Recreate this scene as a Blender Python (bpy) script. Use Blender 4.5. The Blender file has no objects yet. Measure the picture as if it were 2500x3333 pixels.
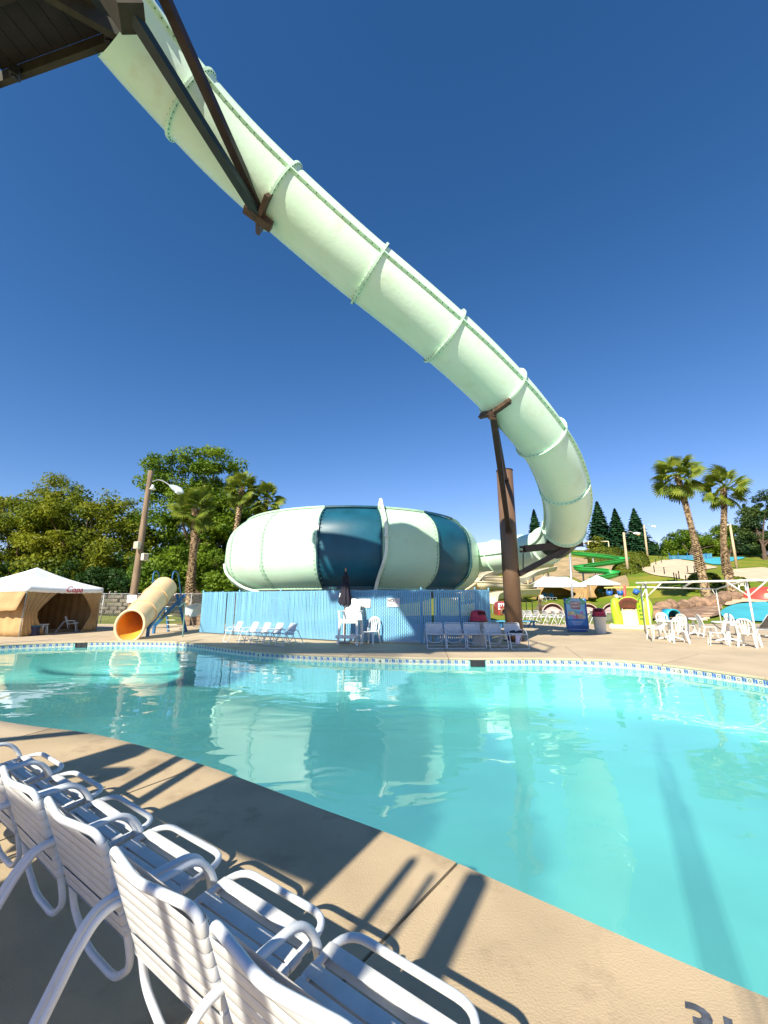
import bpy, bmesh, math, random
import numpy as np
from mathutils import Vector, Matrix
random.seed(7); RNG = np.random.default_rng(11)
R_ = math.radians
scene = bpy.context.scene
COL = scene.collection

# ------------------------------------------------------------------ camera
FPX, PITCH, CAMH, CX, CY = 1350.0, R_(11.9), 1.5, 1250.0, 1666.5   # focal length in photo pixels (2500 wide)
cam = bpy.data.cameras.new('camera')
cam.sensor_fit = 'HORIZONTAL'; cam.sensor_width = 36.0; cam.lens = 36.0*FPX/2500.0
cam.clip_start = 0.05; cam.clip_end = 5000
camo = bpy.data.objects.new('camera', cam); COL.objects.link(camo)
camo.location = (0, 0, CAMH); camo.rotation_euler = (R_(90)+PITCH, 0, 0)
scene.camera = camo

# ------------------------------------------------------------------ sky, sun, exposure
SUN_AZ, SUN_EL = R_(29.0), R_(36.5)          # light travels towards +X sin, +Y cos
world = bpy.data.worlds.new('World'); scene.world = world; world.use_nodes = True
wn = world.node_tree.nodes; wl = world.node_tree.links
sky = wn.new('ShaderNodeTexSky'); sky.sky_type = 'NISHITA'; sky.sun_disc = False
sky.sun_elevation = SUN_EL; sky.sun_rotation = R_(180)+SUN_AZ
sky.air_density = 1.0; sky.dust_density = 0.0; sky.ozone_density = 1.6; sky.altitude = 100
sep = wn.new('ShaderNodeSeparateColor'); com = wn.new('ShaderNodeCombineColor'); wl.new(sky.outputs[0], sep.inputs[0])
for k, (gain, pw) in enumerate(((.375, 1.50), (.68, 1.085), (1.0, 1.03))):      # one even grade for the whole sky: a deeper, clearer blue
    p_ = wn.new('ShaderNodeMath'); p_.operation = 'POWER'; p_.inputs[1].default_value = pw
    g_ = wn.new('ShaderNodeMath'); g_.operation = 'MULTIPLY'; g_.inputs[1].default_value = gain
    wl.new(sep.outputs[k], p_.inputs[0]); wl.new(p_.outputs[0], g_.inputs[0]); wl.new(g_.outputs[0], com.inputs[k])
wl.new(com.outputs[0], wn['Background'].inputs[0]); wn['Background'].inputs[1].default_value = 0.087
sl = bpy.data.lights.new('sun', 'SUN'); sl.energy = 5.0; sl.angle = R_(0.53); sl.color = (1.0, 0.93, 0.78)
so = bpy.data.objects.new('sun', sl); COL.objects.link(so)
so.rotation_euler = Vector((-math.sin(SUN_AZ)*math.cos(SUN_EL), -math.cos(SUN_AZ)*math.cos(SUN_EL), math.sin(SUN_EL))).to_track_quat('Z', 'Y').to_euler()
so.location = (-20, -30, 40)
vs = scene.view_settings; vs.view_transform = 'Standard'; vs.look = 'None'; vs.gamma = 1.0; vs.exposure = 0.8
scene.cycles.max_bounces = 6; scene.cycles.transparent_max_bounces = 16
scene.cycles.caustics_reflective = False; scene.cycles.caustics_refractive = False

# ------------------------------------------------------------------ helpers
def ray(u, v):
    x = (u-CX)/FPX; y = (CY-v)/FPX
    return Vector((x, math.cos(PITCH)-y*math.sin(PITCH), math.sin(PITCH)+y*math.cos(PITCH)))
CAMP = Vector((0, 0, CAMH))
def G(u, v, z=0.0):            # photo pixel -> point on the level z
    r = ray(u, v); return CAMP + r*((z-CAMH)/r.z)
def AT(u, v, Y):               # photo pixel -> point at distance Y
    r = ray(u, v); return CAMP + r*(Y/r.y)
def DEP(u, v, d): return CAMP + ray(u, v)*d
def PX(p):
    p = Vector(p)-CAMP; f = p.y*math.cos(PITCH)+p.z*math.sin(PITCH); up = -p.y*math.sin(PITCH)+p.z*math.cos(PITCH)
    return (CX+FPX*p.x/f, CY-FPX*up/f)

def wloc(o):
    v = Vector((0, 0, 0))
    while o is not None: v = v + o.location; o = o.parent
    return v
def link(o, parent=None):
    COL.objects.link(o)
    if parent is not None: o.parent = parent
    return o
def tag(o, label=None, cat=None, group=None, kind=None):
    if label: o['label'] = label
    if cat: o['category'] = cat
    if group: o['group'] = group
    if kind: o['kind'] = kind
    return o
def thing(name, label, cat, loc=(0, 0, 0), rz=0.0, group=None):
    o = bpy.data.objects.new(name, None); COL.objects.link(o)
    o.location = loc; o.rotation_euler = (0, 0, rz); o.empty_display_size = .2
    return tag(o, label, cat, group)
def kids(o): return [c for c in bpy.data.objects if c.parent == o]
def copy_tree(o, parent=None, _k=None):
    if _k is None:
        _k = {}
        for c in bpy.data.objects:
            if c.parent is not None: _k.setdefault(c.parent.name, []).append(c)
    c = o.copy(); COL.objects.link(c)
    if parent is not None: c.parent = parent
    for ch in _k.get(o.name, []): copy_tree(ch, c, _k)
    return c
def copy_to(o, loc, rz, label=None, group=None, scale=None):
    c = copy_tree(o); c.location = loc; c.rotation_euler = (0, 0, rz)
    if label: c['label'] = label
    if group: c['group'] = group
    if scale: c.scale = (scale,)*3
    return c

def catmull(pts, n=8, closed=False):
    P = [Vector(p) for p in pts]; out = []
    m = len(P); rng = range(m if closed else m-1)
    for i in rng:
        if closed: a, b, c, d = P[(i-1) % m], P[i], P[(i+1) % m], P[(i+2) % m]
        else: a, b, c, d = P[max(i-1, 0)], P[i], P[i+1], P[min(i+2, m-1)]
        for k in range(n):
            t = k/n
            out.append(0.5*((2*b)+(c-a)*t+(2*a-5*b+4*c-d)*t*t+(3*b-a-3*c+d)*t**3))
    if not closed: out.append(P[-1])
    return out
def fillet(pts, r, n=5, closed=False):
    P = [Vector(p) for p in pts]; m = len(P); out = []
    for i in range(m):
        if not closed and i in (0, m-1): out.append(P[i]); continue
        a, b, c = P[i-1], P[i], P[(i+1) % m]
        u = (a-b); v = (c-b); rr = min(r, u.length*.49, v.length*.49)
        s = b+u.normalized()*rr; e = b+v.normalized()*rr
        for k in range(n+1):
            t = k/n; out.append((1-t)**2*s+2*t*(1-t)*b+t*t*e)
    return out

class MB:
    def __init__(s): s.v = []; s.f = []; s.sm = []; s.mi = []; s.cur = 0
    def add(s, verts, faces, smooth=False):
        o = len(s.v); s.v += [tuple(p) for p in verts]
        s.f += [tuple(i+o for i in f) for f in faces]; s.sm += [smooth]*len(faces); s.mi += [s.cur]*len(faces)
        return s
    def box(s, c, size, rot=None):
        c = Vector(c); h = Vector(size)*.5; vs = []
        for z in (-1, 1):
            for x, y in ((-1, -1), (1, -1), (1, 1), (-1, 1)):
                p = Vector((x*h.x, y*h.y, z*h.z))
                if rot is not None: p = rot @ p
                vs.append(c+p)
        return s.add(vs, [(0, 3, 2, 1), (4, 5, 6, 7), (0, 1, 5, 4), (1, 2, 6, 5), (2, 3, 7, 6), (3, 0, 4, 7)])
    def rbox(s, c, size, b=.01, rz=0.0):
        x, y, z = Vector(size)*.5; c = Vector(c)
        cr, sr = math.cos(rz), math.sin(rz); vs = []
        for (zz, e) in ((-z, b), (-z+b, 0), (z-b, 0), (z, b)):
            for (px, py) in ((-x+b+e*0, -y+e), (x-b, -y+e), (x-e, -y+b), (x-e, y-b), (x-b, y-e), (-x+b, y-e), (-x+e, y-b), (-x+e, -y+b)):
                vs.append((c.x+px*cr-py*sr, c.y+px*sr+py*cr, c.z+zz))
        fs = [tuple(range(7, -1, -1)), tuple(range(24, 32))]
        for r in range(3):
            for i in range(8): j = (i+1) % 8; fs.append((r*8+i, r*8+j, r*8+8+j, r*8+8+i))
        return s.add(vs, fs)
    def bar(s, p, q, w, h=None, up=(0, 0, 1)):
        p, q = Vector(p), Vector(q); h = h or w; d = (q-p).normalized(); up = Vector(up)
        if abs(d.dot(up)) > .98: up = Vector((0, 1, 0)) if abs(d.y) < .9 else Vector((1, 0, 0))
        a = d.cross(up).normalized(); b = a.cross(d).normalized(); vs = []
        for e in (p, q):
            for x, y in ((-1, -1), (1, -1), (1, 1), (-1, 1)): vs.append(e+a*(x*w/2)+b*(y*h/2))
        return s.add(vs, [(0, 3, 2, 1), (4, 5, 6, 7), (0, 1, 5, 4), (1, 2, 6, 5), (2, 3, 7, 6), (3, 0, 4, 7)])
    def tube(s, pts, r, n=10, closed=False, caps=True, a0=0.0, a1=2*math.pi):
        P = [Vector(p) for p in pts]; m = len(P)
        if not callable(r) and not isinstance(r, (list, tuple)): rad = [r]*m
        elif callable(r): rad = [r(i/(m-1)) for i in range(m)]
        else: rad = list(r)
        T = []
        for i in range(m):
            if closed: t = P[(i+1) % m]-P[i-1]
            else: t = P[min(i+1, m-1)]-P[max(i-1, 0)]
            T.append(t.normalized())
        nrm = Vector((0, 0, 1)) if abs(T[0].z) < .9 else Vector((1, 0, 0))
        nrm = (nrm-T[0]*nrm.dot(T[0])).normalized(); vs = []
        for i in range(m):
            if i: nrm = (nrm-T[i]*nrm.dot(T[i])).normalized()
            bn = T[i].cross(nrm)
            for k in range(n):
                a = 2*math.pi*k/n; vs.append(P[i]+(nrm*math.cos(a)+bn*math.sin(a))*rad[i])
        fs = []
        for i in range(m if closed else m-1):
            i2 = (i+1) % m
            for k in range(n):
                k2 = (k+1) % n; fs.append((i*n+k, i*n+k2, i2*n+k2, i2*n+k))
        s.add(vs, fs, True)
        if caps and not closed:
            o = len(s.v)-m*n
            s.f += [tuple(o+k for k in range(n-1, -1, -1)), tuple(o+(m-1)*n+k for k in range(n))]; s.sm += [False]*2; s.mi += [s.cur]*2
        return s
    def lathe(s, prof, n=24, c=(0, 0, 0), a0=0.0, a1=2*math.pi, smooth=True):
        c = Vector(c); full = abs(a1-a0-2*math.pi) < 1e-6; m = len(prof); k = n if full else n+1; vs = []
        for i in range(k):
            a = a0+(a1-a0)*i/n
            for r, z in prof: vs.append(c+Vector((r*math.cos(a), r*math.sin(a), z)))
        fs = []
        for i in range(n):
            j = (i+1) % k
            for q in range(m-1): fs.append((i*m+q, j*m+q, j*m+q+1, i*m+q+1))
        return s.add(vs, fs, smooth)
    def prism(s, poly, z0, z1):
        n = len(poly); vs = [(p[0], p[1], z0) for p in poly]+[(p[0], p[1], z1) for p in poly]
        fs = [tuple(range(n-1, -1, -1)), tuple(range(n, 2*n))]+[(i, (i+1) % n, n+(i+1) % n, n+i) for i in range(n)]
        return s.add(vs, fs)
    def sphere(s, c, r, n=10, m=7, sc=(1, 1, 1)):
        c = Vector(c); vs = [c+Vector((0, 0, -r*sc[2]))]
        for j in range(1, m):
            t = -math.pi/2+math.pi*j/m
            for i in range(n):
                a = 2*math.pi*i/n; vs.append(c+Vector((r*sc[0]*math.cos(t)*math.cos(a), r*sc[1]*math.cos(t)*math.sin(a), r*sc[2]*math.sin(t))))
        vs.append(c+Vector((0, 0, r*sc[2]))); fs = []
        for i in range(n): fs.append((0, 1+(i+1) % n, 1+i))
        for j in range(m-2):
            for i in range(n): fs.append((1+j*n+i, 1+j*n+(i+1) % n, 1+(j+1)*n+(i+1) % n, 1+(j+1)*n+i))
        L = len(vs)-1
        for i in range(n): fs.append((L, 1+(m-2)*n+i, 1+(m-2)*n+(i+1) % n))
        return s.add(vs, fs, True)
    def xf(s, M):
        s.v = [tuple(M @ Vector(p)) for p in s.v]; return s
    def mesh(s, name, mat):
        me = bpy.data.meshes.new(name); me.from_pydata(s.v, [], s.f)
        mats = mat if isinstance(mat, (list, tuple)) else [mat]
        for m in mats: me.materials.append(m)
        me.polygons.foreach_set('use_smooth', s.sm)
        if len(mats) > 1: me.polygons.foreach_set('material_index', s.mi)
        me.update(); return me
    def build(s, name, mat, parent=None, world=False, loc=None):
        o = bpy.data.objects.new(name, s.mesh(name, mat)); link(o, parent)
        if world and parent is not None: o.location = -wloc(parent)
        if loc is not None: o.location = loc
        return o
def inst(o, parent, loc=(0, 0, 0), rot=None, name=None):      # another piece sharing the mesh
    c = bpy.data.objects.new(name or o.name.split('.')[0], o.data); link(c, parent); c.location = loc
    if rot is not None: c.rotation_euler = rot
    return c
def sub_bevel(o, w=.01, seg=2, ang=40):
    m = o.modifiers.new('bevel', 'BEVEL'); m.width = w; m.segments = seg; m.limit_method = 'ANGLE'; m.angle_limit = R_(ang); return o

# ------------------------------------------------------------------ materials
def hexc(r, g, b):
    f = lambda c: (c/255/12.92) if c/255 <= .04045 else ((c/255+.055)/1.055)**2.4
    return (f(r), f(g), f(b))
def M(name, col, rough=.5, var=.15, scale=2.0, bump=0.0, bscale=30.0, spec=.5, metal=0.0, col2=None, det=6, trans=0.0, coat=0.0, stretch=None, bdist=.01, mix=(.35, .65), grime=None):
    m = bpy.data.materials.new(name); m.use_nodes = True; nt = m.node_tree; b = nt.nodes['Principled BSDF']
    b.inputs['Roughness'].default_value = rough; b.inputs['Metallic'].default_value = metal
    b.inputs['Specular IOR Level'].default_value = spec; b.inputs['Coat Weight'].default_value = coat
    geo = nt.nodes.new('ShaderNodeNewGeometry'); src = geo.outputs['Position']
    if stretch:
        mp = nt.nodes.new('ShaderNodeMapping'); mp.inputs['Scale'].default_value = stretch; nt.links.new(src, mp.inputs[0]); src = mp.outputs[0]
    nz = nt.nodes.new('ShaderNodeTexNoise'); nz.inputs['Scale'].default_value = scale; nz.inputs['Detail'].default_value = det
    nt.links.new(src, nz.inputs['Vector'])
    rp = nt.nodes.new('ShaderNodeValToRGB'); rp.color_ramp.elements[0].position = mix[0]; rp.color_ramp.elements[1].position = mix[1]
    c2 = col2 or tuple(c*(1-var) for c in col); c1 = col if col2 else tuple(min(1, c*(1+var)) for c in col)
    rp.color_ramp.elements[0].color = (*c2, 1); rp.color_ramp.elements[1].color = (*c1, 1)
    nt.links.new(nz.outputs[0], rp.inputs[0]); nt.links.new(rp.outputs[0], b.inputs['Base Color'])
    if grime:                                   # blotchy dirt: (colour, strength, noise scale, threshold)
        gc, ga, gs, gt = grime; n3 = nt.nodes.new('ShaderNodeTexNoise'); n3.inputs['Scale'].default_value = gs; n3.inputs['Detail'].default_value = 9; n3.inputs['Roughness'].default_value = .65
        nt.links.new(src, n3.inputs['Vector']); mr = nt.nodes.new('ShaderNodeMapRange'); mr.inputs[1].default_value = gt; mr.inputs[2].default_value = gt+.16; mr.inputs[4].default_value = ga
        mc = nt.nodes.new('ShaderNodeMix'); mc.data_type = 'RGBA'; mc.inputs['B'].default_value = (*gc, 1)
        nt.links.new(n3.outputs[0], mr.inputs[0]); nt.links.new(mr.outputs[0], mc.inputs['Factor']); nt.links.new(rp.outputs[0], mc.inputs['A']); nt.links.new(mc.outputs['Result'], b.inputs['Base Color'])
    if bump:
        n2 = nt.nodes.new('ShaderNodeTexNoise'); n2.inputs['Scale'].default_value = bscale; n2.inputs['Detail'].default_value = 8
        nt.links.new(src, n2.inputs['Vector'])
        bp = nt.nodes.new('ShaderNodeBump'); bp.inputs['Strength'].default_value = bump; bp.inputs['Distance'].default_value = bdist
        nt.links.new(n2.outputs[0], bp.inputs['Height']); nt.links.new(bp.outputs[0], b.inputs['Normal'])
    if trans:
        tr = nt.nodes.new('ShaderNodeBsdfTranslucent'); nt.links.new(rp.outputs[0], tr.inputs[0])
        mx = nt.nodes.new('ShaderNodeMixShader'); mx.inputs[0].default_value = trans
        nt.links.new(b.outputs[0], mx.inputs[1]); nt.links.new(tr.outputs[0], mx.inputs[2]); nt.links.new(mx.outputs[0], nt.nodes['Material Output'].inputs[0])
    return m
def rgb(m):  # the principled node
    return m.node_tree.nodes['Principled BSDF']

m_deck = M('concrete_deck', (.49, .375, .235), .88, .14, 1.1, bump=.34, bscale=95, bdist=.010, spec=.2, det=9, grime=((.23, .165, .10), .6, 2.0, .54))
m_deckfar = M('concrete_deck_far', (.52, .41, .275), .85, .09, .7, bump=.3, bscale=40, spec=.25, grime=((.30, .23, .15), .35, .9, .55))
m_joint = M('joint_filler', (.05, .04, .03), .95, .3, 20)
m_plaster = M('pool_plaster', (.25, .61, .58), .6, .10, .35)
m_tile_w = M('tile_white', (.58, .60, .50), .25, .08, 9)
m_tile_b = M('tile_blue', (.05, .13, .36), .2, .3, 14)
m_tile_l = M('tile_light_blue', (.20, .38, .60), .2, .2, 14)
m_ring = M('tile_ring', (.04, .05, .06), .3, .2, 10)
m_grout = M('grout', (.55, .6, .55), .8, .1, 10)
m_black = M('black_paint', (.015, .015, .018), .6, .2, 8)
m_mint = M('mint_gelcoat', (.71, .89, .73), .36, .05, .8, col2=(.64, .85, .66), grime=((.55, .57, .35), .38, 1.7, .56), bump=.22, bscale=9, bdist=.02, spec=.4)
m_mintb = M('mint_bowl_gelcoat_dimmed', (.54, .73, .56), .40, .05, .8, col2=(.49, .69, .51), grime=((.42, .45, .28), .3, 1.2, .57), bump=.15, bscale=7, bdist=.02, spec=.35)  # the tube's mint, darkened to offset the direct sun on the bowl
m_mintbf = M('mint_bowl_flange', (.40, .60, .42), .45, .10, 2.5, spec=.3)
m_mintf = M('mint_flange', (.60, .82, .63), .4, .10, 2.5, spec=.4)
m_bolt = M('bolt_steel', (.06, .12, .12), .5, .2, 30, metal=.4)
m_teal = M('teal_gelcoat', (.009, .085, .135), .42, .25, .7, spec=.35)
m_tealf = M('teal_flange', (.01, .07, .10), .4, .15, 2)
m_pipe = M('cream_pvc_pipe', (.80, .82, .66), .4, .06, 3)
m_brown = M('brown_paint', (.155, .092, .055), .38, .10, 1.6, spec=.4)
m_brownd = M('dark_steel_beam', (.035, .022, .016), .45, .25, 5)
m_rust = M('rusty_steel', (.07, .035, .018), .6, .4, 9)
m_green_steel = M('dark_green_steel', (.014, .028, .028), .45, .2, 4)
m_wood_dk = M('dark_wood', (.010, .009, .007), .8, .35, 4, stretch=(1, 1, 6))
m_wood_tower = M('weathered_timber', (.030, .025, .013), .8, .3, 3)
m_blue = M('blue_vinyl_slat', (.21, .49, .69), .5, .06, 1.5, grime=((.13, .36, .55), .45, 3, .56))
m_bluewire = M('blue_wire', (.055, .20, .38), .5, .2, 8)
m_white = M('white_paint', (.80, .81, .80), .4, .04, 4)
m_tubew = M('white_powder_coat', (.66, .69, .72), .38, .06, 7, spec=.5, grime=((.40, .38, .32), .35, 14, .58))
m_strap = M('white_vinyl_strap', (.63, .63, .62), .5, .07, 9, spec=.35, grime=((.40, .37, .30), .4, 11, .57))
m_plastic = M('white_resin', (.74, .74, .69), .38, .04, 4)
m_signw = M('sign_white', (.80, .78, .76), .5, .05, 5)
m_signp = M('sign_pink_print', (.75, .38, .36), .5, .1, 5)
m_grey = M('grey_metal', (.35, .36, .36), .45, .15, 5, metal=.3)
m_navy = M('navy_canvas', (.018, .015, .028), .85, .3, 5)
m_copper = M('copper_finial', (.5, .22, .09), .35, .2, 20, metal=.6)
# ------------------------------------------------------------------ pool and deck
near = [(-4.81, 5.63), (-3.48, 5.19), (-2.55, 4.74), (-1.53, 4.13), (-.52, 3.44), (.1, 3.02), (.84, 2.42), (1.47, 1.93)]
rightp = [(2.6, 1.15), (4.2, .65), (6.2, 1.2), (7.6, 3.2), (8.05, 5.8)]
far_ = [(7.55, 8.5), (7.31, 9.1), (7.0, 9.8), (6.6, 10.4), (6.1, 10.92), (5.19, 11.28), (4.06, 11.45), (2.36, 11.42), (.82, 11.57), (-.6, 11.86), (-1.88, 12.16), (-3.15, 12.68), (-4.25, 13.32), (-5.5, 14.3), (-6.71, 15.28), (-7.9, 15.82), (-9.44, 16.04), (-11.1, 15.82), (-12.3, 15.35), (-13.4, 14.5)]
leftp = [(-15.4, 12.4), (-14.8, 10.2), (-12, 8.6), (-8.5, 7.1)]
ctrl = near+rightp+far_+leftp
loop = catmull([(x, y, 0) for x, y in ctrl], 6, closed=True)
def resample(L, step):
    pts = L+[L[0]]; acc = [0]
    for a, b in zip(pts, pts[1:]): acc.append(acc[-1]+(b-a).length)
    n = int(acc[-1]/step); out = []; j = 0
    for k in range(n):
        s = acc[-1]*k/n
        while acc[j+1] < s: j += 1
        t = (s-acc[j])/max(acc[j+1]-acc[j], 1e-9); out.append(pts[j].lerp(pts[j+1], t))
    return out
loop = resample(loop, .15); NL = len(loop)
def nrm_at(i):
    d = loop[(i+3) % NL]-loop[i-3]; return Vector((d.y, -d.x, 0)).normalized()     # outward of a CCW loop
DW = 3.0
offs = [loop[i]+nrm_at(i)*DW for i in range(NL)]
# smooth the offset ring
for _ in range(30): offs = [(offs[i-1]+offs[i]*2+offs[(i+1) % NL])*.25 for i in range(NL)]

bm = bmesh.new()
def edge_loop(pts): 
    vs_ = [bm.verts.new(p) for p in pts]
    return [bm.edges.new((vs_[i], vs_[(i+1) % len(vs_)])) for i in range(len(vs_))]
es = edge_loop([(-60, -20, 0), (60, -20, 0), (60, 27, 0), (-60, 27, 0)])+edge_loop(offs[::2])
bmesh.ops.triangle_fill(bm, use_beauty=True, edges=es)
me = bpy.data.meshes.new('deck'); 
for f in bm.faces:
    if f.normal.z < 0: f.normal_flip()
bm.to_mesh(me); bm.free(); me.materials.append(m_deckfar)
deck = tag(link(bpy.data.objects.new('deck', me)), kind='structure')

# joints at these photo points along the pool edge, slabs between them
joints_px = [(176, 2372), (667, 2494), (1478, 2808), (2500, 2206), (2146, 2160), (1900, 2143), (1700, 2140), (1455, 2140), (1130, 2133), (899, 2122), (700, 2100), (549, 2088), (280, 2087)]
def near_idx(p): return min(range(NL), key=lambda i: (loop[i]-p).length)
ji = sorted(set([near_idx(G(*p)) for p in joints_px]+[near_idx(Vector(p)) for p in ((4.2, .65, 0), (7.6, 3.2, 0), (-15.4, 12.4, 0), (-12, 8.6, 0), (-8.5, 7.1, 0))]))
slab_parent = deck
for a, b in zip(ji, ji[1:]+[ji[0]+NL]):
    ids = [i % NL for i in range(a, b+1)]
    if len(ids) < 3: continue
    gap = .009
    inner = [loop[i]-nrm_at(i)*.03 for i in ids]; outer = [offs[i].copy() for i in ids]
    ti = (inner[1]-inner[0]).normalized(); te = (inner[-1]-inner[-2]).normalized()
    inner[0] += ti*gap; inner[-1] -= te*gap; outer[0] += ti*gap; outer[-1] -= te*gap
    outer = [o-(o-inn).normalized()*.006 for o, inn in zip(outer, inner)]
    mb = MB(); k = len(ids); vs_ = []
    jit = lambda: random.uniform(-.004, .004)
    for p, q in zip(inner, outer):
        e = (p-q).normalized(); w = jit()
        vs_ += [p-e*.012+Vector((0, 0, -.055)), p+e*w+Vector((0, 0, -.045)), p+e*w+Vector((0, 0, -.012)), p-e*.012, q, q+Vector((0, 0, -.05))]
    fs_ = []
    for i in range(k-1):
        for r in range(5): fs_.append((i*6+r, (i+1)*6+r, (i+1)*6+r+1, i*6+r+1))
    fs_ += [tuple(range(5, -1, -1)), tuple((k-1)*6+r for r in range(6))]
    mb.add(vs_, fs_)
    nearside = loop[a % NL].y < 7
    o = mb.build('deck_slab', m_deck if nearside else m_deckfar, deck)
    for pl in o.data.polygons: pass
# joint filler under the slabs
mb = MB(); vs_ = []; fs_ = []
for i in range(NL): vs_ += [loop[i]+Vector((0, 0, -.07)), offs[i]+nrm_at(i)*.02+Vector((0, 0, -.03))]
for i in range(NL): j = (i+1) % NL; fs_.append((2*i, 2*j, 2*j+1, 2*i+1))
mb.add(vs_, fs_); mb.build('joint_filler', m_joint, deck)

# basin
mb = MB(); vs_ = []; fs_ = []
DEPTH = -1.15
for i in range(NL):
    p = loop[i]; n = nrm_at(i)
    vs_ += [p+Vector((0, 0, -.05)), p+Vector((0, 0, -.9)), p-n*.1+Vector((0, 0, DEPTH+.05)), p-n*.3+Vector((0, 0, DEPTH))]
for i in range(NL):
    j = (i+1) % NL
    for r in range(3): fs_.append((4*i+r, 4*i+r+1, 4*j+r+1, 4*j+r))
mb.add(vs_, fs_, True)
basin = tag(mb.build('pool_basin', m_plaster), kind='structure')
bm = bmesh.new(); es = edge_loop([loop[i]-nrm_at(i)*.3+Vector((0, 0, DEPTH)) for i in range(NL)])
bmesh.ops.triangle_fill(bm, use_beauty=True, edges=es)
for f in bm.faces:
    if f.normal.z < 0: f.normal_flip()
me = bpy.data.meshes.new('pool_floor'); bm.to_mesh(me); bm.free(); me.materials.append(m_plaster)
tag(link(bpy.data.objects.new('pool_floor', me)), kind='structure')

# water
WZ = -.18
m_water = bpy.data.materials.new('pool_water'); m_water.use_nodes = True; nt = m_water.node_tree; nt.nodes.clear()
out = nt.nodes.new('ShaderNodeOutputMaterial'); tr = nt.nodes.new('ShaderNodeBsdfTransparent'); tr.inputs[0].default_value = (.74, .95, .94, 1)
gl = nt.nodes.new('ShaderNodeBsdfGlossy'); gl.inputs['Roughness'].default_value = 0.0; gl.inputs['Color'].default_value = (1, 1, 1, 1)
fr = nt.nodes.new('ShaderNodeFresnel'); fr.inputs[0].default_value = 1.37
mx = nt.nodes.new('ShaderNodeMixShader'); geo = nt.nodes.new('ShaderNodeNewGeometry')
mp1 = nt.nodes.new('ShaderNodeMapping'); mp1.inputs['Scale'].default_value = (.75, 1.25, 1); mp1.inputs['Rotation'].default_value = (0, 0, .25)
n1 = nt.nodes.new('ShaderNodeTexNoise'); n1.inputs['Scale'].default_value = 1.25; n1.inputs['Detail'].default_value = 2.5; n1.inputs['Roughness'].default_value = .42; n1.inputs['Distortion'].default_value = .6
n2 = nt.nodes.new('ShaderNodeTexNoise'); n2.inputs['Scale'].default_value = .22; n2.inputs['Detail'].default_value = 1
rp = nt.nodes.new('ShaderNodeMapRange'); rp.inputs[1].default_value = .35; rp.inputs[2].default_value = .7; rp.inputs[3].default_value = .35; rp.inputs[4].default_value = 1.0
ml = nt.nodes.new('ShaderNodeMath'); ml.operation = 'MULTIPLY'
bp = nt.nodes.new('ShaderNodeBump'); bp.inputs['Strength'].default_value = 1.0; bp.inputs['Distance'].default_value = .026
L = nt.links.new
L(geo.outputs['Position'], mp1.inputs[0]); L(mp1.outputs[0], n1.inputs['Vector']); L(geo.outputs['Position'], n2.inputs['Vector'])
L(n2.outputs[0], rp.inputs[0]); L(n1.outputs[0], ml.inputs[0]); L(rp.outputs[0], ml.inputs[1]); L(ml.outputs[0], bp.inputs['Height'])
L(bp.outputs[0], gl.inputs['Normal']); L(bp.outputs[0], fr.inputs['Normal'])
bf = nt.nodes.new('ShaderNodeMapRange'); bf.inputs[3].default_value = 1.44; bf.inputs[4].default_value = 1/1.44     # same air-to-water ratio on both sides
L(geo.outputs['Backfacing'], bf.inputs[0]); L(bf.outputs[0], fr.inputs[0])
L(fr.outputs[0], mx.inputs[0]); L(tr.outputs[0], mx.inputs[1]); L(gl.outputs[0], mx.inputs[2]); L(mx.outputs[0], out.inputs[0])
bm = bmesh.new(); es = edge_loop([loop[i]+nrm_at(i)*.002+Vector((0, 0, WZ)) for i in range(NL)])
bmesh.ops.triangle_fill(bm, use_beauty=True, edges=es)
for f in bm.faces:
    if f.normal.z < 0: f.normal_flip()
me = bpy.data.meshes.new('pool_water'); bm.to_mesh(me); bm.free(); me.materials.append(m_water)
tag(link(bpy.data.objects.new('pool_water', me)), kind='structure')

# waterline tiles along the far side: ring tiles and blue pairs in turn
def text_mesh(s, size, mat, name='lettering', ext=.002, align='CENTER', bold=0.0, shear=0.0):
    c = bpy.data.curves.new(name, 'FONT'); c.body = s; c.size = size; c.extrude = ext; c.align_x = align; c.align_y = 'CENTER'; c.offset = bold; c.shear = shear; c.resolution_u = 3
    o = bpy.data.objects.new(name, c); COL.objects.link(o)
    dg = bpy.context.evaluated_depsgraph_get(); me = bpy.data.meshes.new_from_object(o.evaluated_get(dg))
    bpy.data.objects.remove(o); me.materials.clear(); me.materials.append(mat); me.name = name
    return me
def lettering(s, size, mat, parent, mw, **k):       # mw: matrix relative to the parent's origin
    o = bpy.data.objects.new('lettering', text_mesh(s, size, mat, **k)); link(o, parent); o.matrix_local = mw; return o
TP = .092
ta = MB(); ta.box((0, 0, 0), (.086, .012, .142)).cur = 1
for k in range(14):
    a = 2*math.pi*k/14; b = 2*math.pi*(k+1)/14
    ta.add([(.019*math.cos(a), -.0075, .012+.019*math.sin(a)), (.019*math.cos(b), -.0075, .012+.019*math.sin(b)), (.030*math.cos(b), -.0075, .012+.030*math.sin(b)), (.030*math.cos(a), -.0075, .012+.030*math.sin(a))], [(0, 1, 2, 3)])
tile_a = ta.mesh('tile', [m_tile_w, m_ring])
tb = MB(); tb.box((0, 0, 0), (.086, .012, .142)); tb.cur = 1; tb.box((-.021, -.004, .030), (.034, .008, .066)); tb.box((.021, -.004, .018), (.034, .008, .078)); tb.cur = 2; tb.box((-.021, -.004, -.020), (.034, .008, .030))
tile_b = tb.mesh('tile', [m_tile_w, m_tile_b, m_tile_l])
tc = MB(); tc.box((0, 0, 0), (.086, .012, .142)); tile_c = tc.mesh('tile', m_tile_w)
i0, i1 = near_idx(Vector((7.75, 7.6, 0))), near_idx(Vector((-13.6, 14.3, 0)))
arc = [0.0]
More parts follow.
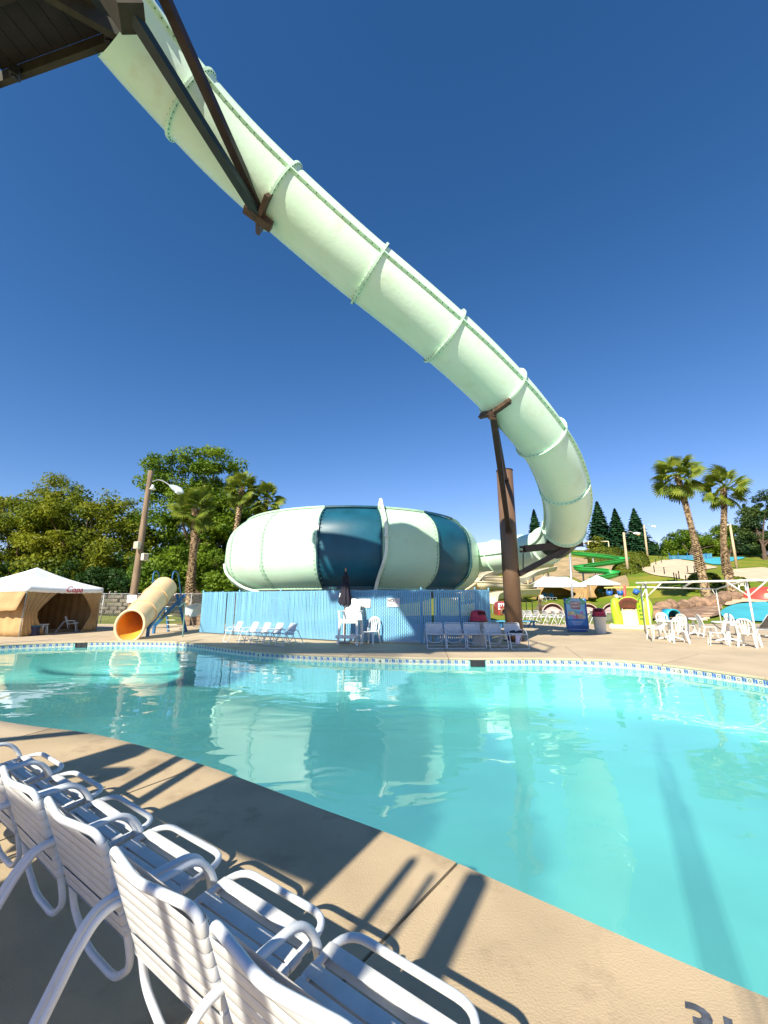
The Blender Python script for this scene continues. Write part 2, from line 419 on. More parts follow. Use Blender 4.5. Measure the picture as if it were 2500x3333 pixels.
for i in range(i0, i1): arc.append(arc[-1]+(loop[(i+1) % NL]-loop[i % NL]).length)
def on_arc(s_):
    k = min(max(np.searchsorted(arc, s_)-1, 0), len(arc)-2); f = (s_-arc[k])/(arc[k+1]-arc[k]); return loop[(i0+k) % NL].lerp(loop[(i0+k+1) % NL], float(f)), nrm_at((i0+k) % NL)
def arc_of(p): k = near_idx(p); return arc[min(max(k-i0, 0), len(arc)-1)]
marks = [(arc_of(G(1243, 2135)), '4'), (arc_of(G(843, 2117)), '4'), (arc_of(G(2210, 2166)), '3 1/2')]
skim = [near_idx(G(1555, 2141)), near_idx(G(265, 2087))]; skim_a = [arc[k-i0] for k in skim]
for n_ in range(int(arc[-1]/TP)):
    s_ = (n_+.5)*TP; p, nn = on_arc(s_); ang = math.atan2(nn.y, nn.x)-math.pi/2
    if any(abs(s_-q) < .22 for q in skim_a): continue
    mk = [t for q, t in marks if abs(s_-q) <= TP/2]
    near_mk = [t for q, t in marks if abs(s_-q) <= TP*1.6]
    o = bpy.data.objects.new('tile', tile_c if near_mk else (tile_a if n_ % 2 == 0 else tile_b)); link(o, basin); o.location = p-nn*.006+Vector((0, 0, -.128)); o.rotation_euler = (0, 0, ang)
    if mk: lettering(mk[0], .13 if len(mk[0]) == 1 else .085, m_black, o, Matrix.Translation((0, -.008, 0)) @ Matrix.Rotation(R_(90), 4, 'X'), bold=.002, ext=.001)
for s in skim:      # skimmer mouths, filled solid black for the shade inside
    p = loop[s]; nn = nrm_at(s); ang = math.atan2(nn.y, nn.x)-math.pi/2
    mb = MB(); mb.box((-.17, 0, 0), (.04, .05, .15)); mb.box((.17, 0, 0), (.04, .05, .15)); mb.box((0, -.004, 0), (.32, .012, .17)); mb.box((0, -.012, .0), (.02, .02, .15))
    o = mb.build('skimmer_mouth', m_black, basin); o.location = p-nn*.01+Vector((0, 0, -.128)); o.rotation_euler = (0, 0, ang)
# painted depth number on the near deck
lettering('3½', .21, M('deck_number_paint', (.07, .08, .10), .8, .4, 30), deck, Matrix.Translation((1.21, 1.79, .004)) @ Matrix.Rotation(R_(-33), 4, 'Z'), bold=.006, ext=.0005)
# worn pale strip of the old number plate
# ------------------------------------------------------------------ bowl slide
BC = Vector((-1.6, 22.8, 0)); BR = 6.65
bowl = thing('bowl_slide', 'huge mint green fibreglass bowl slide with dark teal panels behind the blue slat fence', 'water slide', (BC.x, BC.y, 0))
def bowl_r(z):           # profile, z 1.95 .. 5.35
    t = (z-3.65)/1.72
    return BR-1.0*abs(t)**3.3-(.05*t)
ZS = [1.97+(5.33-1.97)*k/18 for k in range(19)]
def arc_pt(a, r, z): return Vector((r*math.sin(a), -r*math.cos(a), z))       # a=0 faces the camera side
def bowl_panel(a0, a1, teal):
    mb = MB(); n = 8; dr = -.07 if teal else 0.0
    rows = [(bowl_r(z)+dr, z) for z in ZS]+[(bowl_r(5.33)-.25+dr, 5.46), (bowl_r(5.33)-.7, 5.52)]
    m = len(rows); vs_ = []; fs_ = []
    for i in range(n+1):
        a = a0+(a1-a0)*i/n
        for r, z in rows: vs_.append(arc_pt(a, r, z))
    for i in range(n):
        for q in range(m-1): fs_.append((i*m+q, (i+1)*m+q, (i+1)*m+q+1, i*m+q+1))
    mb.add(vs_, fs_, True)
    o = mb.build('panel', m_teal if teal else m_mintb, bowl)
    if teal: o['label'] = 'dark teal curved panel'
    # edge flanges, rim flanges and bolts of the panel
    fl = MB(); e = R_(.55)
    for (b0, b1) in ((a0, a0+e), (a1-e, a1)):
        rr = [(bowl_r(z)-.02, bowl_r(z)+.035, z) for z in ZS]
        vs_ = []
        for b in (b0+.0005, b1-.0005):
            for ri, ro, z in rr: vs_ += [arc_pt(b, ri, z), arc_pt(b, ro, z)]
        k = len(rr); fs_ = []
        for q in range(k-1):
            fs_ += [(2*q, 2*q+1, 2*q+3, 2*q+2), (2*k+2*q+1, 2*k+2*q, 2*k+2*q+2, 2*k+2*q+3), (2*q+1, 2*k+2*q+1, 2*k+2*q+3, 2*q+3)]
        fl.add(vs_, fs_, False)
    for (z0, z1, ex) in ((1.90, 2.02, .02), (5.30, 5.38, .05)):
        for i in range(n):
            b, c = a0+(a1-a0)*i/n, a0+(a1-a0)*(i+1)/n; r = bowl_r(min(max(z0, 1.97), 5.33))
            A, B = arc_pt(b, r+ex, z0), arc_pt(c, r+ex, z0); C_, D_ = arc_pt(b, r+ex, z1), arc_pt(c, r+ex, z1)
            E_, F_ = arc_pt(b, r-.15, z1), arc_pt(c, r-.15, z1)
            fl.add([A, B, D_, C_, E_, F_], [(0, 1, 2, 3), (3, 2, 5, 4)])
    fo = fl.build('flange', m_tealf if teal else m_mintbf, o)
    bo = MB()
    for z in [2.15+k*.17 for k in range(18)]:
        for a in (a0+R_(.9), a1-R_(.9)): bo.box(arc_pt(a, bowl_r(z)+.012, z), (.028, .028, .028))
    for i in range(1, 14):
        a = a0+(a1-a0)*i/14; bo.box(arc_pt(a, bowl_r(2.0)+.02, 1.985), (.028, .028, .028))
    b_ = bo.build('bolt_rows', m_bolt, o); b_['kind'] = 'stuff'
for k in range(16):
    a0 = R_(-9.1+22.5*k); a1 = a0+R_(22.5)
    bowl_panel(a0, a1, k in (0, 2, 5, 8, 11))
# underside cone, steel legs, drain pipe
mb = MB(); mb.lathe([(5.75, 1.93), (3.4, 1.35), (1.2, 1.1), (0, 1.1)], 48); mb.build('floor', m_mint, bowl)
mb = MB(); mb.lathe([(5.5, 1.60), (5.66, 1.60), (5.66, 1.80), (5.5, 1.80), (5.5, 1.6)], 48, smooth=False); mb.build('ring_beam', m_rust, bowl)
for k in range(10):
    a = 2*math.pi*(k+.3)/10; mb = MB(); mb.tube([(5.58*math.sin(a), -5.58*math.cos(a), 0), (5.58*math.sin(a), -5.58*math.cos(a), 1.6)], .09, 10); mb.build('leg', m_brownd, bowl)
pa = R_(14.6)
pp = [arc_pt(pa+R_(.3), bowl_r(5.33)-.25, 5.45), arc_pt(pa+R_(.3), bowl_r(5.33)-.05, 5.66), arc_pt(pa, bowl_r(5.3)+.12, 5.62), arc_pt(pa, bowl_r(5.2)+.16, 5.3)]
pp += [arc_pt(pa-R_(.05*k), bowl_r(z)+.13, z) for k, z in enumerate([4.9, 4.4, 3.9, 3.4])]+[arc_pt(pa-R_(1.0), bowl_r(2.9)+.13, 2.9), arc_pt(pa-R_(2.2), bowl_r(2.2)+.12, 2.2), arc_pt(pa-R_(3.6), bowl_r(2.)+.1, 1.2)]
mb = MB(); mb.tube(catmull(pp, 5), .072, 12); mb.tube([pp[6], pp[6]+Vector((0, 0, .12))], .088, 12); mb.build('drain_pipe', m_pipe, bowl)
# entry mouth of the tube
# pale ladder-like trough at the far left of the bowl
mb = MB(); a = R_(-66)
q = [arc_pt(R_(-60), bowl_r(3.2)+.1, 3.1), arc_pt(R_(-57), bowl_r(2.6)+.16, 2.6), arc_pt(R_(-50), bowl_r(2.1)+.2, 2.05), arc_pt(R_(-40), 5.9, 1.8)]
mb.tube(catmull(q, 5), .06, 8); mb.build('side_trough', m_mintf, bowl)

# ------------------------------------------------------------------ tube slide
TD = [DEP(395, 75, 8.0), DEP(527, 238, 8.6), DEP(775, 512, 9.4), DEP(1107, 813, 10.2), DEP(1343, 1007, 10.85), DEP(1540, 1180, 11.5), DEP(1703, 1350, 12.3), DEP(1803, 1493, 13.3), DEP(1848, 1640, 14.9),
      Vector((7.12, 16.5, 4.05)), Vector((6.9, 18.1, 3.72)), Vector((6.3, 19.8, 3.66)), Vector((5.35, 21.4, 3.66)), Vector((4.2, 22.9, 3.66))]
cl = catmull(TD, 24)
for _ in range(40): cl = [cl[0]]+[(cl[i-1]+cl[i]*2+cl[i+1])*.25 for i in range(1, len(cl)-1)]+[cl[-1]]
TR = .75
slide = thing('tube_slide', 'long mint green enclosed tube slide curving down from the tower to the bowl', 'water slide', (5.0, 16.0, 0))
fl_px = [(612, 352), (915, 640), (1203, 888), (1450, 1093), (1640, 1265), (1768, 1420), (1838, 1585), (1838, 1720)]
def idx_px(p, lo=0, hi=None):
    return min(range(lo, hi or len(cl)), key=lambda i: (PX(cl[i])[0]-p[0])**2+(PX(cl[i])[1]-p[1])**2)
fi = [0]+[idx_px(p, 0, 24*10) for p in fl_px]
i = fi[-1]; acc = 0
for k in range(fi[-1]+1, len(cl)):
    acc += (cl[k]-cl[k-1]).length
    if acc > 1.75: fi.append(k); acc = 0
fi.append(len(cl)-1); fi = sorted(set(fi))
def frame(i):
    t = (cl[min(i+1, len(cl)-1)]-cl[max(i-1, 0)]).normalized(); s = t.cross(Vector((0, 0, 1))).normalized(); u = s.cross(t).normalized(); return t, s, u
NS = 40
for a, b in zip(fi, fi[1:]):
    if b-a < 2: continue
    mb = MB(); ids = list(range(a, b+1)); vs_ = []; fs_ = []
    for i in ids:
        t, s, u = frame(i)
        for k in range(NS): th = 2*math.pi*k/NS; vs_.append(cl[i]+(s*math.cos(th)+u*math.sin(th))*TR)
    for i in range(len(ids)-1):
        for k in range(NS): k2 = (k+1) % NS; fs_.append((i*NS+k, i*NS+k2, (i+1)*NS+k2, (i+1)*NS+k))
    mb.add(vs_, fs_, True); sec = mb.build('tube_section', m_mint, slide, world=True)
    for side in (1, -1):      # bolted seam flange between the half shells
        mb = MB(); vs_ = []; fs_ = []
        for i in ids:
            t, s, u = frame(i); e = s*side
            for (r, h) in ((TR-.01, .016), (TR+.075, .016), (TR+.075, -.016), (TR-.01, -.016)): vs_.append(cl[i]+e*r+u*h)
        for i in range(len(ids)-1):
            for q in range(3): fs_.append((i*4+q, (i+1)*4+q, (i+1)*4+q+1, i*4+q+1))
        mb.add(vs_, fs_); sf = mb.build('seam_flange', m_mintf, sec, world=True)
    bo = MB(); d = 0; last = cl[a]
    for i in ids:
        d += (cl[i]-last).length; last = cl[i]
        if d > .17:
            d = 0; t, s, u = frame(i)
            for side in (1, -1): bo.tube([cl[i]+s*side*(TR+.042)-u*.034, cl[i]+s*side*(TR+.042)+u*.034], .011, 6)
    if bo.v: x = bo.build('seam_bolts', m_bolt, sec, world=True); x['kind'] = 'stuff'
for i in fi[1:-1]:
    t, s, u = frame(i); mb = MB(); n = 48; vs_ = []; fs_ = []
    prof = [(TR-.01, -.028), (TR+.072, -.028), (TR+.072, -.003), (TR+.066, 0), (TR+.072, .003), (TR+.072, .028), (TR-.01, .028)]
    for k in range(n):
        th = 2*math.pi*k/n; e = s*math.cos(th)+u*math.sin(th)
        for r, h in prof: vs_.append(cl[i]+e*r+t*h)
    m = len(prof)
    for k in range(n):
        k2 = (k+1) % n
        for q in range(m-1): fs_.append((k*m+q, k2*m+q, k2*m+q+1, k*m+q+1))
    mb.add(vs_, fs_); fo = mb.build('ring_flange', m_mintf, slide, world=True)
    bo = MB()
    for k in range(36):
        th = 2*math.pi*(k+.5)/36; e = s*math.cos(th)+u*math.sin(th); c = cl[i]+e*(TR+.040)
        bo.tube([c-t*.045, c+t*.045], .012, 6)
    x = bo.build('flange_bolts', m_bolt, fo, world=True); x['kind'] = 'stuff'
# translucent wear patches are left to the gelcoat; saddle and post carry the slide
post = thing('support_post', 'thick brown round steel post with angled arms holding up the tube slide', 'post', (4.85, 16.0, 0))
mb = MB(); mb.tube([(0, 0, 0), (0, 0, 6.55)], .315, 32, caps=True); mb.build('column', m_brown, post)
mb = MB(); mb.tube([(0, 0, 6.55), (0, 0, 6.58)], .33, 32); mb.tube([(0, 0, 0), (0, 0, .03)], .42, 24); mb.build('cap_plate', m_brownd, post)
i5 = fi[5]; t, s, u = frame(i5)
S0 = cl[i5]-u*(TR+.16)
W = post.location
A_end = AT(1656, 1728, 15.68); B_end = AT(1647, 1562, 15.72)
mb = MB(); mb.bar(S0, A_end, .17, .17); mb.build('strut', m_brownd, post, world=True)
mb = MB(); mb.bar(S0+Vector((.05, .1, .0)), B_end, .13, .13); mb.build('strut', m_brownd, post, world=True)
mb = MB()
for sg in (-1, 1): mb.bar(S0+u*.06+s*.05*sg-t*0, S0+u*.06+s*.55*sg+u*.16, .20, .10, up=t)
mb.bar(S0-Vector((0, 0, .12))+Vector((0, .1, 0)), S0+Vector((0, 0, .08)), .19, .19); mb.build('saddle', m_rust, post, world=True)
ag = AT(1706, 1787, 15.8); ae = AT(1893, 1768, 16.2); df = AT(1690, 1868, 15.8)
mb = MB(); mb.bar(ag, ae, .20, .26); mb.build('arm', m_brownd, post, world=True)
mb = MB(); mb.bar(df, AT(1850, 1782, 16.1), .16, .2); mb.build('brace', m_brownd, post, world=True)
mb = MB(); mb.bar(AT(1703, 1800, 15.75), AT(1703, 1860, 15.75), .035, .035); mb.tube([AT(1692, 1781, 15.75), AT(1708, 1781, 15.75)], .04, 8); mb.tube([AT(1692, 1795, 15.75), AT(1708, 1795, 15.75)], .04, 8); mb.build('bracket', m_brownd, post, world=True)
for e, k in ((A_end, .2), (B_end, .16)):
    mb = MB(); mb.box(e, (k, .14, k*.9)); mb.build('clamp', m_brownd, post, world=True)
# dark curved sheet over the underside of the lowest bend
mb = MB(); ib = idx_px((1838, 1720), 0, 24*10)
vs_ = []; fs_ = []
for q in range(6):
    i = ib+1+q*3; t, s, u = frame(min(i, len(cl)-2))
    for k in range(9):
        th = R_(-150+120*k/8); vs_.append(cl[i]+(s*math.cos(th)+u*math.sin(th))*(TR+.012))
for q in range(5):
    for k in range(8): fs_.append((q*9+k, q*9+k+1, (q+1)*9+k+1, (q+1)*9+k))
mb.add(vs_, fs_, True); mb.build('bend_sheet', m_green_steel, post, world=True)

# ------------------------------------------------------------------ slide tower (mostly out of the picture, above and behind)
tower = thing('slide_tower', 'dark wooden slide tower platform overhead with steel struts to the tube', 'tower', (-7.5, 3.0, 0))
PZ = 12.0
c0 = G(378, 140, PZ); c1 = G(0, 276, PZ)
e1 = (c1-c0).normalized(); e2 = Vector((e1.y, -e1.x, 0))
if e2.y > 0: e2 = -e2
cornA = c0; cornB = c0+e1*3.05; cornC = cornB+e2*3.4; cornD = c0+e2*3.4
for k in range(8):   # floor boards
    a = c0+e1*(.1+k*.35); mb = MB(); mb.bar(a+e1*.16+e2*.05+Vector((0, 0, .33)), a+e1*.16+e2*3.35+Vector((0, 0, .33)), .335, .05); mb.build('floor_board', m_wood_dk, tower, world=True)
for p, q in ((cornA, cornB), (cornB, cornC), (cornD, cornC), (cornA, cornD)):
    mb = MB(); mb.bar(p+Vector((0, 0, .15)), q+Vector((0, 0, .15)), .10, .30); mb.build('rim_beam', m_wood_tower, tower, world=True)
for k in range(1, 4):
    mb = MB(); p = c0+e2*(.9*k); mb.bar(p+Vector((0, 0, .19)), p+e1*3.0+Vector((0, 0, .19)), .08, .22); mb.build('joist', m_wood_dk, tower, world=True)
b0 = G(437, 128, PZ-.1); b1 = G(215, 0, PZ-.1); bd = (b1-b0)
mb = MB(); mb.bar(b0+Vector((0, 0, -.05)), b0+bd*2.2+Vector((0, 0, -.05)), .12, .3); mb.build('cross_beam', m_wood_tower, tower, world=True)
for u_, v_ in ((375, 145), (70, 258), (0, 295)):
    p = G(u_, v_, PZ-.02); mb = MB(); mb.box(p+e2*.12, (.16, .16, .22), Matrix.Rotation(.6, 3, 'Z')); mb.box(p+e2*.12+Vector((0, 0, -.13)), (.08, .08, .06)); mb.build('bracket', m_black, tower, world=True)
P2 = cl[fi[2]]; t, s, u = frame(fi[2]); SP = P2-u*(TR+.15)
mb = MB(); mb.bar(DEP(405, 5, 6.75), SP, .17, .17); mb.build('strut', m_green_steel, tower, world=True)
mb = MB(); mb.bar(DEP(512, -60, 7.1), SP+Vector((.02, -.02, .14)), .17, .17); mb.build('strut', m_brownd, tower, world=True)
mb = MB()
for sg in (-1, 1): mb.bar(SP+u*.05+s*.04*sg, SP+u*.2+s*.5*sg, .28, .09, up=t)
mb.bar(SP+t*.3+u*.02, SP-t*.35-u*.06, .2, .16); mb.build('saddle', m_rust, tower, world=True)
mb = MB(); mb.bar(DEP(340, -80, 6.8), DEP(432, 62, 6.85), .42, .42); mb.build('start_box', m_wood_tower, tower, world=True)
# unseen rest of the tower, added and shaped for the shadows it casts
for x, y, h in ((-20.5, 2.2, 12), (-20.5, -1.6, 12), (-22, -3, 12)):
    mb = MB(); mb.box((x, y, h/2), (.11, .11, h)); mb.build('post', m_wood_tower, tower, world=True)
def shadow_landing(c, w, d, z, rz, skip=()):
    R3 = Matrix.Rotation(rz, 3, 'Z'); n = int(d/.24)
    for k in range(n):
        if k in skip: continue
        mb = MB(); mb.box(Vector(c)+R3 @ Vector((0, -d/2+.12+k*.24, z)), (w, .228, .05), R3); mb.build('shadow_board', m_wood_tower, tower, world=True)
    for sx in (-1, 1):
        mb = MB(); mb.box(Vector(c)+R3 @ Vector((sx*w/2, 0, z-.12)), (.08, d, .2), R3); mb.build('shadow_stringer', m_wood_tower, tower, world=True)
        if z < 5: continue
        mb = MB(); mb.box(Vector(c)+R3 @ Vector((sx*w/2, 0, z+1.0)), (.07, d, .09), R3); mb.build('shadow_handrail', m_wood_tower, tower, world=True)
        for q in range(4):
            mb = MB(); mb.box(Vector(c)+R3 @ Vector((sx*w/2, -d/2+.1+q*(d-.2)/3, z+.5)), (.07, .07, 1.0), R3); mb.build('shadow_baluster', m_wood_tower, tower, world=True)
shadow_landing((-3.53, -1.61, 0), 1.5, 4.4, 3.0, -SUN_AZ, (5, 6, 13))  # unseen, shaped to shade the near deck; skipped boards let sun through
for k in range(248):       # unseen slats added far above and behind the camera to half-shade the pool
    y = -11.2+k*.04; ys = y+14.4; xl = float(np.interp(ys, [3.0, 3.6, 4.1, 4.7, 5.2, 5.6, 6.4, 7.1, 8.6, 10], [.3, -.7, -1.5, -2.5, -3.5, -4.8, -6.8, -8.5, -12, -13.5]))+.6-8; xr = float(np.interp(ys, [3, 5, 12], [-.4, .1, .6]))-8+(1.3 if k % 2 else 0)+random.uniform(-.12, .12)
    if xr-xl > .3: mb = MB(); mb.box(((xl+xr)/2, y, 12.0), (xr-xl, .0165, .005)); mb.build('shadow_slat', m_wood_tower, tower, world=True)
for k in range(6): mb = MB(); hh_ = (8.1, 9.4, 7.7, 9.9, 8.6, 7.4)[k]; mb.box((-1.85+k*.052, -3.9, hh_/2), (.010, .010, hh_)); mb.build('shadow_bar', m_wood_tower, tower, world=True)  # unseen thin bars added to cast a soft streak in the pool
shadow_landing((-11.0, -.3, 0), 9.0, 3.0, 12.0, 0.0)  # unseen, added to shade the far deck
shadow_landing((-4.75, .7, 0), 3.3, 4.4, 12.0, 0.0)  # unseen, added to shade the fence end and the chairs there
def brace(p, q, w=.16):
    mb = MB(); mb.bar(p, q, w, w); mb.build('brace', m_wood_tower, tower, world=True)
brace((-20.5, 2.2, 8.2), (-20.5, -1.6, 11.8)); brace((-20.5, .3, 11.85), (-4.75, .3, 11.85), .10)
for x, y, h, w in ((-4.3, .55, 3.0, .14), (-2.15, -1.38, 3.55, .045), (-2.02, -1.46, 3.5, .03), (-1.84, -1.6, 3.6, .10), (-4.9, -1.3, 3.0, .14), (-5.25, -.2, 4.1, .34)): brace((x, y, 0), (x, y, h), w)  # unseen uprights added to lay shadow bars across the near deck
brace((-3.3, 1.05, 1.6), (-3.95, .9, 3.0), .09); brace((-3.0, .92, 1.5), (-3.66, .77, 3.0), .08); brace((-6.6, 1.2, 3.0), (-5.3, 1.72, 3.0), .10); brace((-5.25, -.2, 3.0), (-6.6, 1.2, 3.0), .12); brace((-5.25, -.2, 3.6), (-4.3, .55, 3.0), .10)  # unseen slanted and level bars added for the shadow bands at left
# ------------------------------------------------------------------ blue slat fence round the bowl
FP = [Vector(p+(0,)) for p in ((-8.25, 21.6), (-8.4, 19.6), (-4.2, 17.15), (-1.45, 15.6), (1.3, 14.8), (3.2, 14.8), (3.85, 15.5), (4.0, 18.2))]
FH = 1.83
fence = thing('slat_fence', 'tall bright blue vinyl slat chain link fence running below the bowl slide', 'fence', (-1.45, 15.6, 0))
slat = MB(); slat.rbox((0, 0, FH/2+.02), (.053, .014, FH-.05), .004); slat_me = slat.mesh('slat', m_blue)
fence_dirs = []
ns = 0
for a, b in zip(FP, FP[1:]):
    d = b-a; Lg = d.length; ang = math.atan2(d.y, d.x); n = int(Lg/.068); dirn = d.normalized()
    outn = Vector((dirn.y, -dirn.x, 0))
    for k in range(n):
        if random.random() < .012: continue
        o = bpy.data.objects.new('slat', slat_me); link(o, fence); p = a+dirn*((k+.5)*Lg/n)
        o.location = p-fence.location; o.rotation_euler = (random.gauss(0, .004), 0, ang+random.gauss(0, .05)); o.scale.z = 1+random.gauss(0, .006); ns += 1
    mb = MB(); q = .115; off = outn*.013
    for k in range(-int(FH/q), int(Lg/q)+1):
        for sg in (1, -1):
            x0 = k*q if sg == 1 else k*q+FH; x1 = x0+sg*FH; z0, z1 = .02, FH+.02
            lo, hi = (0, Lg)
            def clipx(x0, z0, x1, z1):
                pts = []
                for t in (0, 1):
                    pts.append((x0+(x1-x0)*t, z0+(z1-z0)*t))
                (xa, za), (xb, zb) = pts
                if max(xa, xb) <= lo or min(xa, xb) >= hi: return None
                f = lambda x: (za+(zb-za)*(x-xa)/(xb-xa))
                if xa < lo: za, xa = f(lo), lo
                elif xa > hi: za, xa = f(hi), hi
                if xb < lo: zb, xb = f(lo), lo
                elif xb > hi: zb, xb = f(hi), hi
                return xa, za, xb, zb
            c = clipx(x0, z0, x1, z1)
            if c and abs(c[2]-c[0]) > .02:
                mb.bar(a+dirn*c[0]+off+Vector((0, 0, c[1])), a+dirn*c[2]+off+Vector((0, 0, c[3])), .0035, .0035)
    x = mb.build('wire_mesh', m_bluewire, fence, world=True); x['kind'] = 'stuff'
    mb = MB(); mb.tube([a-outn*.03+Vector((0, 0, FH-.03)), b-outn*.03+Vector((0, 0, FH-.03))], .02, 8); mb.build('top_rail', m_blue, fence, world=True)
posts = []
for a, b in zip(FP, FP[1:]):
    n = max(1, round((b-a).length/2.6))
    for k in range(n): posts.append(a.lerp(b, k/n))
posts.append(FP[-1])
for p in posts:
    mb = MB(); c = p-Vector((0, -.05, 0)); mb.tube([c, c+Vector((0, 0, FH+.03))], .03, 10); mb.lathe([(.034, FH+.03), (.034, FH+.05), (.02, FH+.075), (0, FH+.1)], 10, c); mb.build('fence_post', m_blue, fence, world=True)

def fence_point(u, v, off=.03):       # photo pixel -> point on the fence face
    best = None
    for a, b in zip(FP, FP[1:]):
        r = ray(u, v); d = b-a; det = r.x*(-d.y)+r.y*d.x
        if abs(det) < 1e-9: continue
        t = (a.x*(-d.y)+a.y*d.x)/det; k = (r.x*a.y-r.y*a.x)/(-det) if False else ((CAMP+r*t-a).dot(d)/d.length_squared)
        if t > 0 and 0 <= k <= 1 and (best is None or t < best[0]):
            dn = d.normalized(); best = (t, CAMP+r*t+Vector((dn.y, -dn.x, 0))*off, math.atan2(d.y, d.x))
    return best[1], best[2]
def wall_sign(name, label, u, v, w, h, m, tilt=0.0):
    p, a = fence_point(u, v, .035); t = thing(name, label, 'sign', (p.x, p.y, p.z), a)
    t.rotation_euler = (0, tilt, a)
    mb = MB(); mb.rbox((0, 0, 0), (w, .008, h), .003); mb.build('plate', m, t)
    mb = MB()
    for x in (-1, 1):
        for z in (-1, 1): mb.tube([(x*w*.46, -.004, z*h*.44), (x*w*.46, -.007, z*h*.44)], .006, 8)
    x = mb.build('screws', m_grey, t); x['kind'] = 'stuff'
    return t
RX = Matrix.Rotation(R_(90), 4, 'X')
def put(s, size, mat, t, x, z, y=-.0055, **k): return lettering(s, size, mat, t, Matrix.Translation((x, y, z)) @ RX, ext=.0008, **k)
t = wall_sign('no_diving_sign', 'white NO DIVING sign with a crossed out diver on the blue fence', 1281, 1961, .46, .30, m_signw)
put('NO', .155, m_black, t, -.095, .06, bold=.006); put('DIVING', .082, m_black, t, -.075, -.085, bold=.002)
mb = MB(); ringp = [(.125+.075*math.cos(2*math.pi*k/24), -.0065, .055+.075*math.sin(2*math.pi*k/24)) for k in range(24)]
mb.tube(ringp, .006, 6, closed=True); mb.bar((.07, -.0065, .108), (.18, -.0065, .0), .010, .004); mb.build('prohibition_ring', M('sign_red', (.6, .15, .13), .5, .1, 5), t)
mb = MB(); mb.bar((.09, -.0065, .055), (.13, -.0065, .035), .016, .004); mb.bar((.13, -.0065, .035), (.165, -.0065, .06), .013, .004); mb.sphere((.087, -.0065, .06), .012, 8, 5); mb.build('diver_symbol', m_black, t)
t = wall_sign('capacity_sign', 'faded white sign with pink lettering and the number 95 on the blue fence', 1188, 1963, .44, .31, M('faded_sign', (.78, .70, .66), .5, .08, 6), .03)
put('95', .12, m_signp, t, 0, -.04); put('MAXIMUM', .055, m_signp, t, 0, .10); put('BATHER CAPACITY', .038, m_signp, t, 0, .05)

# ------------------------------------------------------------------ strap pool chair (one built, others copied)
def strap_chair():
    t = thing('pool_chair', 'chair', 'chair')
    W = .245; r = .0128; jr = random.Random(3)
    # back frame: closed loop, leaning back, chamfered lower corners
    bf = [(-W, .125, .36), (-W, -.01, .715), (0, -.045, .71), (W, -.01, .715), (W, .125, .36), (W, .15, .24), (W-.13, .165, .145), (-W+.13, .165, .145), (-W, .15, .24)]
    top = fillet([Vector(p) for p in bf], .055, 6, closed=True)
    mb = MB(); mb.tube(top, r, 10, closed=True); mb.build('back_frame', m_tubew, t)
    sf = [(-W+.004, .122, .372), (-W, .515, .415), (W, .515, .415), (W-.004, .122, .372)]
    mb = MB(); mb.tube(fillet([Vector(p) for p in sf], .09, 6), r, 10); mb.tube([(-W, .14, .374), (W, .14, .374)], .011, 8); mb.build('seat_frame', m_tubew, t)
    for sx in (-1, 1):
        X = sx*(W+.032)
        ap = [(X*.2, -.30, .016), (X, -.30, .016), (X, -.26, .06), (X, -.055, .45), (X, .0, .515), (X, .33, .52), (X, .405, .44), (X, .495, .05), (X, .50, .016), (X*.2, .50, .016)]
        mb = MB(); mb.tube(fillet([Vector(p) for p in ap], .07, 5), r, 10); mb.build('arm_frame', m_tubew, t)
    mb = MB(); mb.tube([(-W*.3, -.30, .016), (W*.3, -.30, .016)], r*1.02, 10); mb.build('ground_rail', m_tubew, t)
    mb = MB(); mb.tube([(-W*.3, .50, .016), (W*.3, .50, .016)], r*1.02, 10); mb.build('ground_rail', m_tubew, t)
    def strap(wid):
        m_ = MB(); q = r+.003; path = []
        for k in range(7): a = R_(90-180*k/6); path.append((W+q*math.cos(a), q*math.sin(a)))
        for k in range(7): a = R_(270-180*k/6); path.append((-W+q*math.cos(a), q*math.sin(a)))
        n = len(path); prof = [(-wid/2, -.0012), (-wid/2+.003, 0), (wid/2-.003, 0), (wid/2, -.0012)]
        vs_ = []
        for (x, z) in path:
            L_ = math.hypot(x-(W if x > 0 else -W), z) or 1; nx, nz = (x-(W if x > 0 else -W))/L_, z/L_
            for (y, o) in prof: vs_.append((x+nx*o, y, z+nz*o))
        fs_ = [(i*4+j, ((i+1) % n)*4+j, ((i+1) % n)*4+j+1, i*4+j+1) for i in range(n) for j in range(3)]
        m_.add(vs_, fs_, True)
        for sx in (-1, 1):
            c = Vector((sx*(W-.004), 0, -q-.0005)); m_.lathe([(0, -.004), (.008, -.0035), (.011, 0)], 10, c)
        return m_.mesh('strap', m_strap)
    sb = strap(.0400); ss = strap(.0465)
    d = Vector((0, -.133, .355)).normalized(); p0 = Vector((0, .125, .36))
    ang = math.atan2(d.z, d.y)
    for k in range(8):
        o = bpy.data.objects.new('strap', sb); link(o, t); gap = .012 if k > 1 else 0
        o.location = p0+d*(.016+k*.0425+gap); o.rotation_euler = (ang, 0, 0)
    e = Vector((0, .445, .055)).normalized(); q0 = Vector((0, .07, .36)); ang2 = math.atan2(e.z, e.y)
    for k in range(6):
        o = bpy.data.objects.new('strap', ss); link(o, t); o.location = q0+e*(.06+k*.054+(.022 if k == 5 else 0)); o.rotation_euler = (ang2, 0, jr.gauss(0, .008))
    return t
chair0 = strap_chair()
